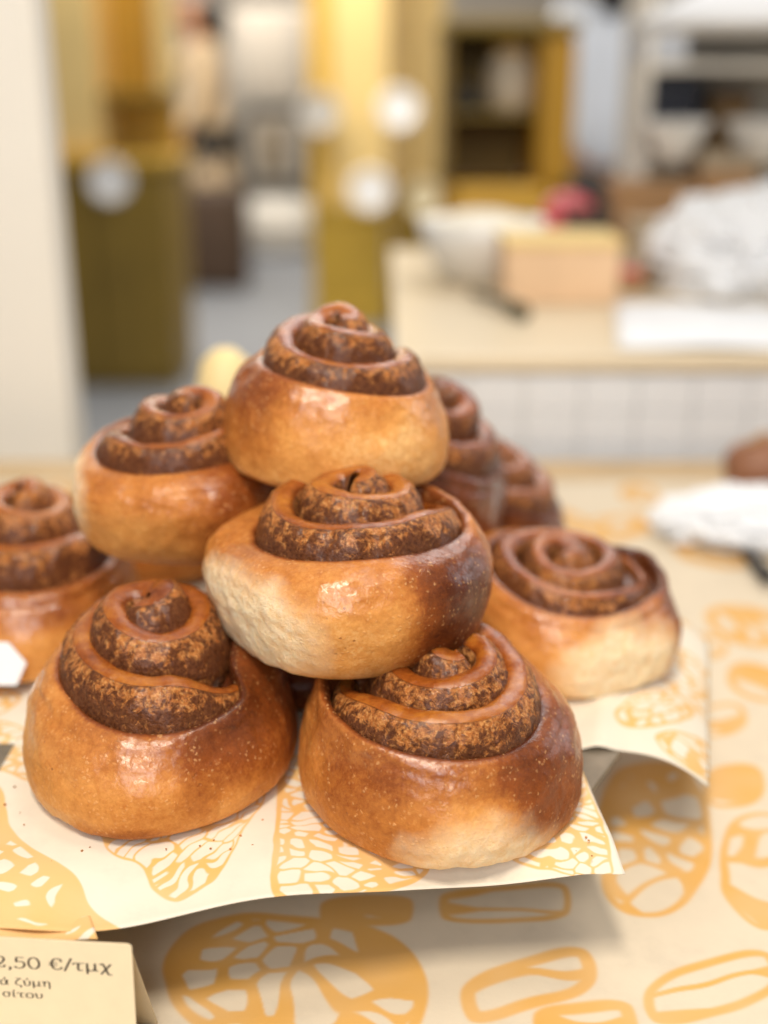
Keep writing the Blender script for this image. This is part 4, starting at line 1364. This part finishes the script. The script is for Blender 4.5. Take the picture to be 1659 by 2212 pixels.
# stand the two bowls on a bracket each
# big white lamp hood above
p = at_y(1560, 40, 1.62)
lh = empty('lamp_hood', (p[0] + .05, 1.62, p[2] - .012))
tag(lh, 'wide white lamp hood hanging over the right end of the counter', 'lamp')
MB().lathe([(.03, .07), (.06, .055), (.15, .012), (.155, .0), (.150, .0), (.145, .012), (.05, .05), (.02, .06)], n=48).build('shade', M_WPAPER, lh, True)
MB().tube([(0, 0, .06), (0, 0, 1.2)], .004).build('cord', M_DARK, lh)
MB().lathe([(0, .075), (.02, .075), (.03, .068), (.03, .05), (0, .05)]).build('cap', M_STEEL, lh, True)

# crumpled paper (the big white heap added for glare) and papers on the right of the counter
def crumple(label, loc, sx, sy, sz, seed, mat):
    n = 56
    th = np.linspace(0, np.pi, n)
    ph = np.linspace(0, 2 * np.pi, n * 2, endpoint=False)
    Tt, Pp = np.meshgrid(th, ph, indexing='ij')
    d = np.stack([np.sin(Tt) * np.cos(Pp), np.sin(Tt) * np.sin(Pp), np.cos(Tt)], -1)
    r = 1 + .35 * np.abs(fbm(d * 2.2, seed, 4)) - .30 * np.abs(vnoise(d * 4.5, seed + 5)) + .12 * np.abs(vnoise(d * 11, seed + 8))
    P = d * r[..., None] * np.array([sx, sy, sz])
    P[..., 2] = np.maximum(P[..., 2], -sz * .55) + sz * .55
    o = link('crumpled_paper', np_mesh('crumpled_paper', P.reshape(-1, 3), grid_faces(n, n * 2, False, True)), mat, None, False)
    o.location = loc
    tag(o, label, 'paper')
    return o


p = on_counter(1610, 640)
crumple('big crumpled white heap added for the glare at the right end of the worktop', (p[0] + .02, p[1] + .05, CT), .12, .10, .075, 4, M_WPAPER)
p = on_counter(1440, 620)
crumple('small pale crumpled paper on the worktop left of the big white heap', (p[0], p[1] + .03, CT), .05, .05, .03, 9, M_TAN)
p = on_counter(1600, 720)
o = sheet_mesh('paper_sheet', [(.22, 1.12), (.62, 1.10), (.66, 1.32), (.26, 1.36)], 30, 20, lambda XY, u, v: CT + .002 + .004 * np.abs(wav(XY, .08, 6)), ts, M_WPAPER)
tag(o, 'white paper sheet lying flat on the front of the cream worktop at the right', 'paper sheet')

# things at the right end of the display counter
p = ground(1600, 1180, CZ)
o = crumple('white napkin added for a glass reflection on the printed counter paper at the right edge', (p[0] + .02, p[1] + .02, CZ + .002), .075, .045, .022, 14, M_WPAPER)  # napkin added as a pale spot of the glass reflections
p = ground(1712, 1098, CZ)
M_BREAD = simple('dark_bread_crust', (0.27, 0.11, 0.05), .5, var=.2, scale=40, bump=.2)
bl_ = empty('bread_loaf', (p[0], p[1] + .03, CZ + .002))
tag(bl_, 'brown bread loaf end reaching in at the right edge above the napkin', 'bread')
prof = [(.0, -.06), (.012, -.058), (.020, -.05), (.024, -.03), (.025, 0), (.024, .03), (.020, .05), (.011, .058), (0, .06)]
o = MB().lathe(prof, n=28).build('crust', M_BREAD, bl_, True)
o.rotation_euler = (0, R(90), 0)
o.location = (0.01, 0, .0245)
for k in range(3):
    o = MB().tube([(-.02, -.012, 0), (0, 0, .005), (.02, .012, 0)], [.001, .004, .001]).build('score_mark', M_CARDB, bl_, True)
    o.location = (-.02 + .03 * k, 0, .046)
a, b = ground(1612, 1215, CZ), ground(1700, 1330, CZ)
kn = empty('cake_knife', (a[0], a[1], CZ + .004))
tag(kn, 'dark handled cake knife lying at the right edge of the printed paper', 'knife')
d = b - a
MB().tube([(0, 0, .004), (d[0] * .55, d[1] * .55, .006)], [.004, .005]).build('handle', M_DARK, kn, True)
MB().box((d[0] * .55, d[1] * 1.3, .003), (d[0] * .62, d[1] * .55, .0045)).build('blade', M_STEEL, kn)
# pale bun peeping out behind
p = at_y(488, 822, .80)
pb = empty('cream_roll', (p[0], .80, .046))
pb.scale = (.72, .72, 1.0)
tag(pb, 'pale cream coloured bread roll peeping out between the top roll and the second tier', 'bread roll')
MB().lathe([(0, 0), (.022, 0), (.030, .012), (.029, .030), (.022, .050), (.010, .058), (0, .059)]).build('crumb', simple('pale_roll_crust', (.85, .66, .32), .5, var=.06, scale=60), pb, True)
MB().lathe([(0, -.046), (.026, -.046), (.034, -.003), (.031, -.003), (.024, -.040), (0, -.040)]).build('paper_cup', M_WPAPER, pb, True)
p = at_y(5, 1478, .500)  # white card added in place of a reflection in the shop glass
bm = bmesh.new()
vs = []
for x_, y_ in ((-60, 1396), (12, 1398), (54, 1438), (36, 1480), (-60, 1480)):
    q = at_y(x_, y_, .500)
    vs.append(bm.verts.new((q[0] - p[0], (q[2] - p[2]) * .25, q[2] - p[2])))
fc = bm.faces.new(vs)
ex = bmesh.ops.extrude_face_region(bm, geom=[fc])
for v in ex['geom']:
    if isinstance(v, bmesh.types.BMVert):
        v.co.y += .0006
wt = empty('reflection_card', p)
tag(wt, 'white card standing in for a glass reflection, left edge, by the cut off roll', 'reflection card')
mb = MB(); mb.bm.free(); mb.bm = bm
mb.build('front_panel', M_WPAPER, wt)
MB().box((-.026, .0065, -.0005), (.004, .0125, .0001)).build('reflection_card_foot', M_WPAPER, wt)
#BACK_END
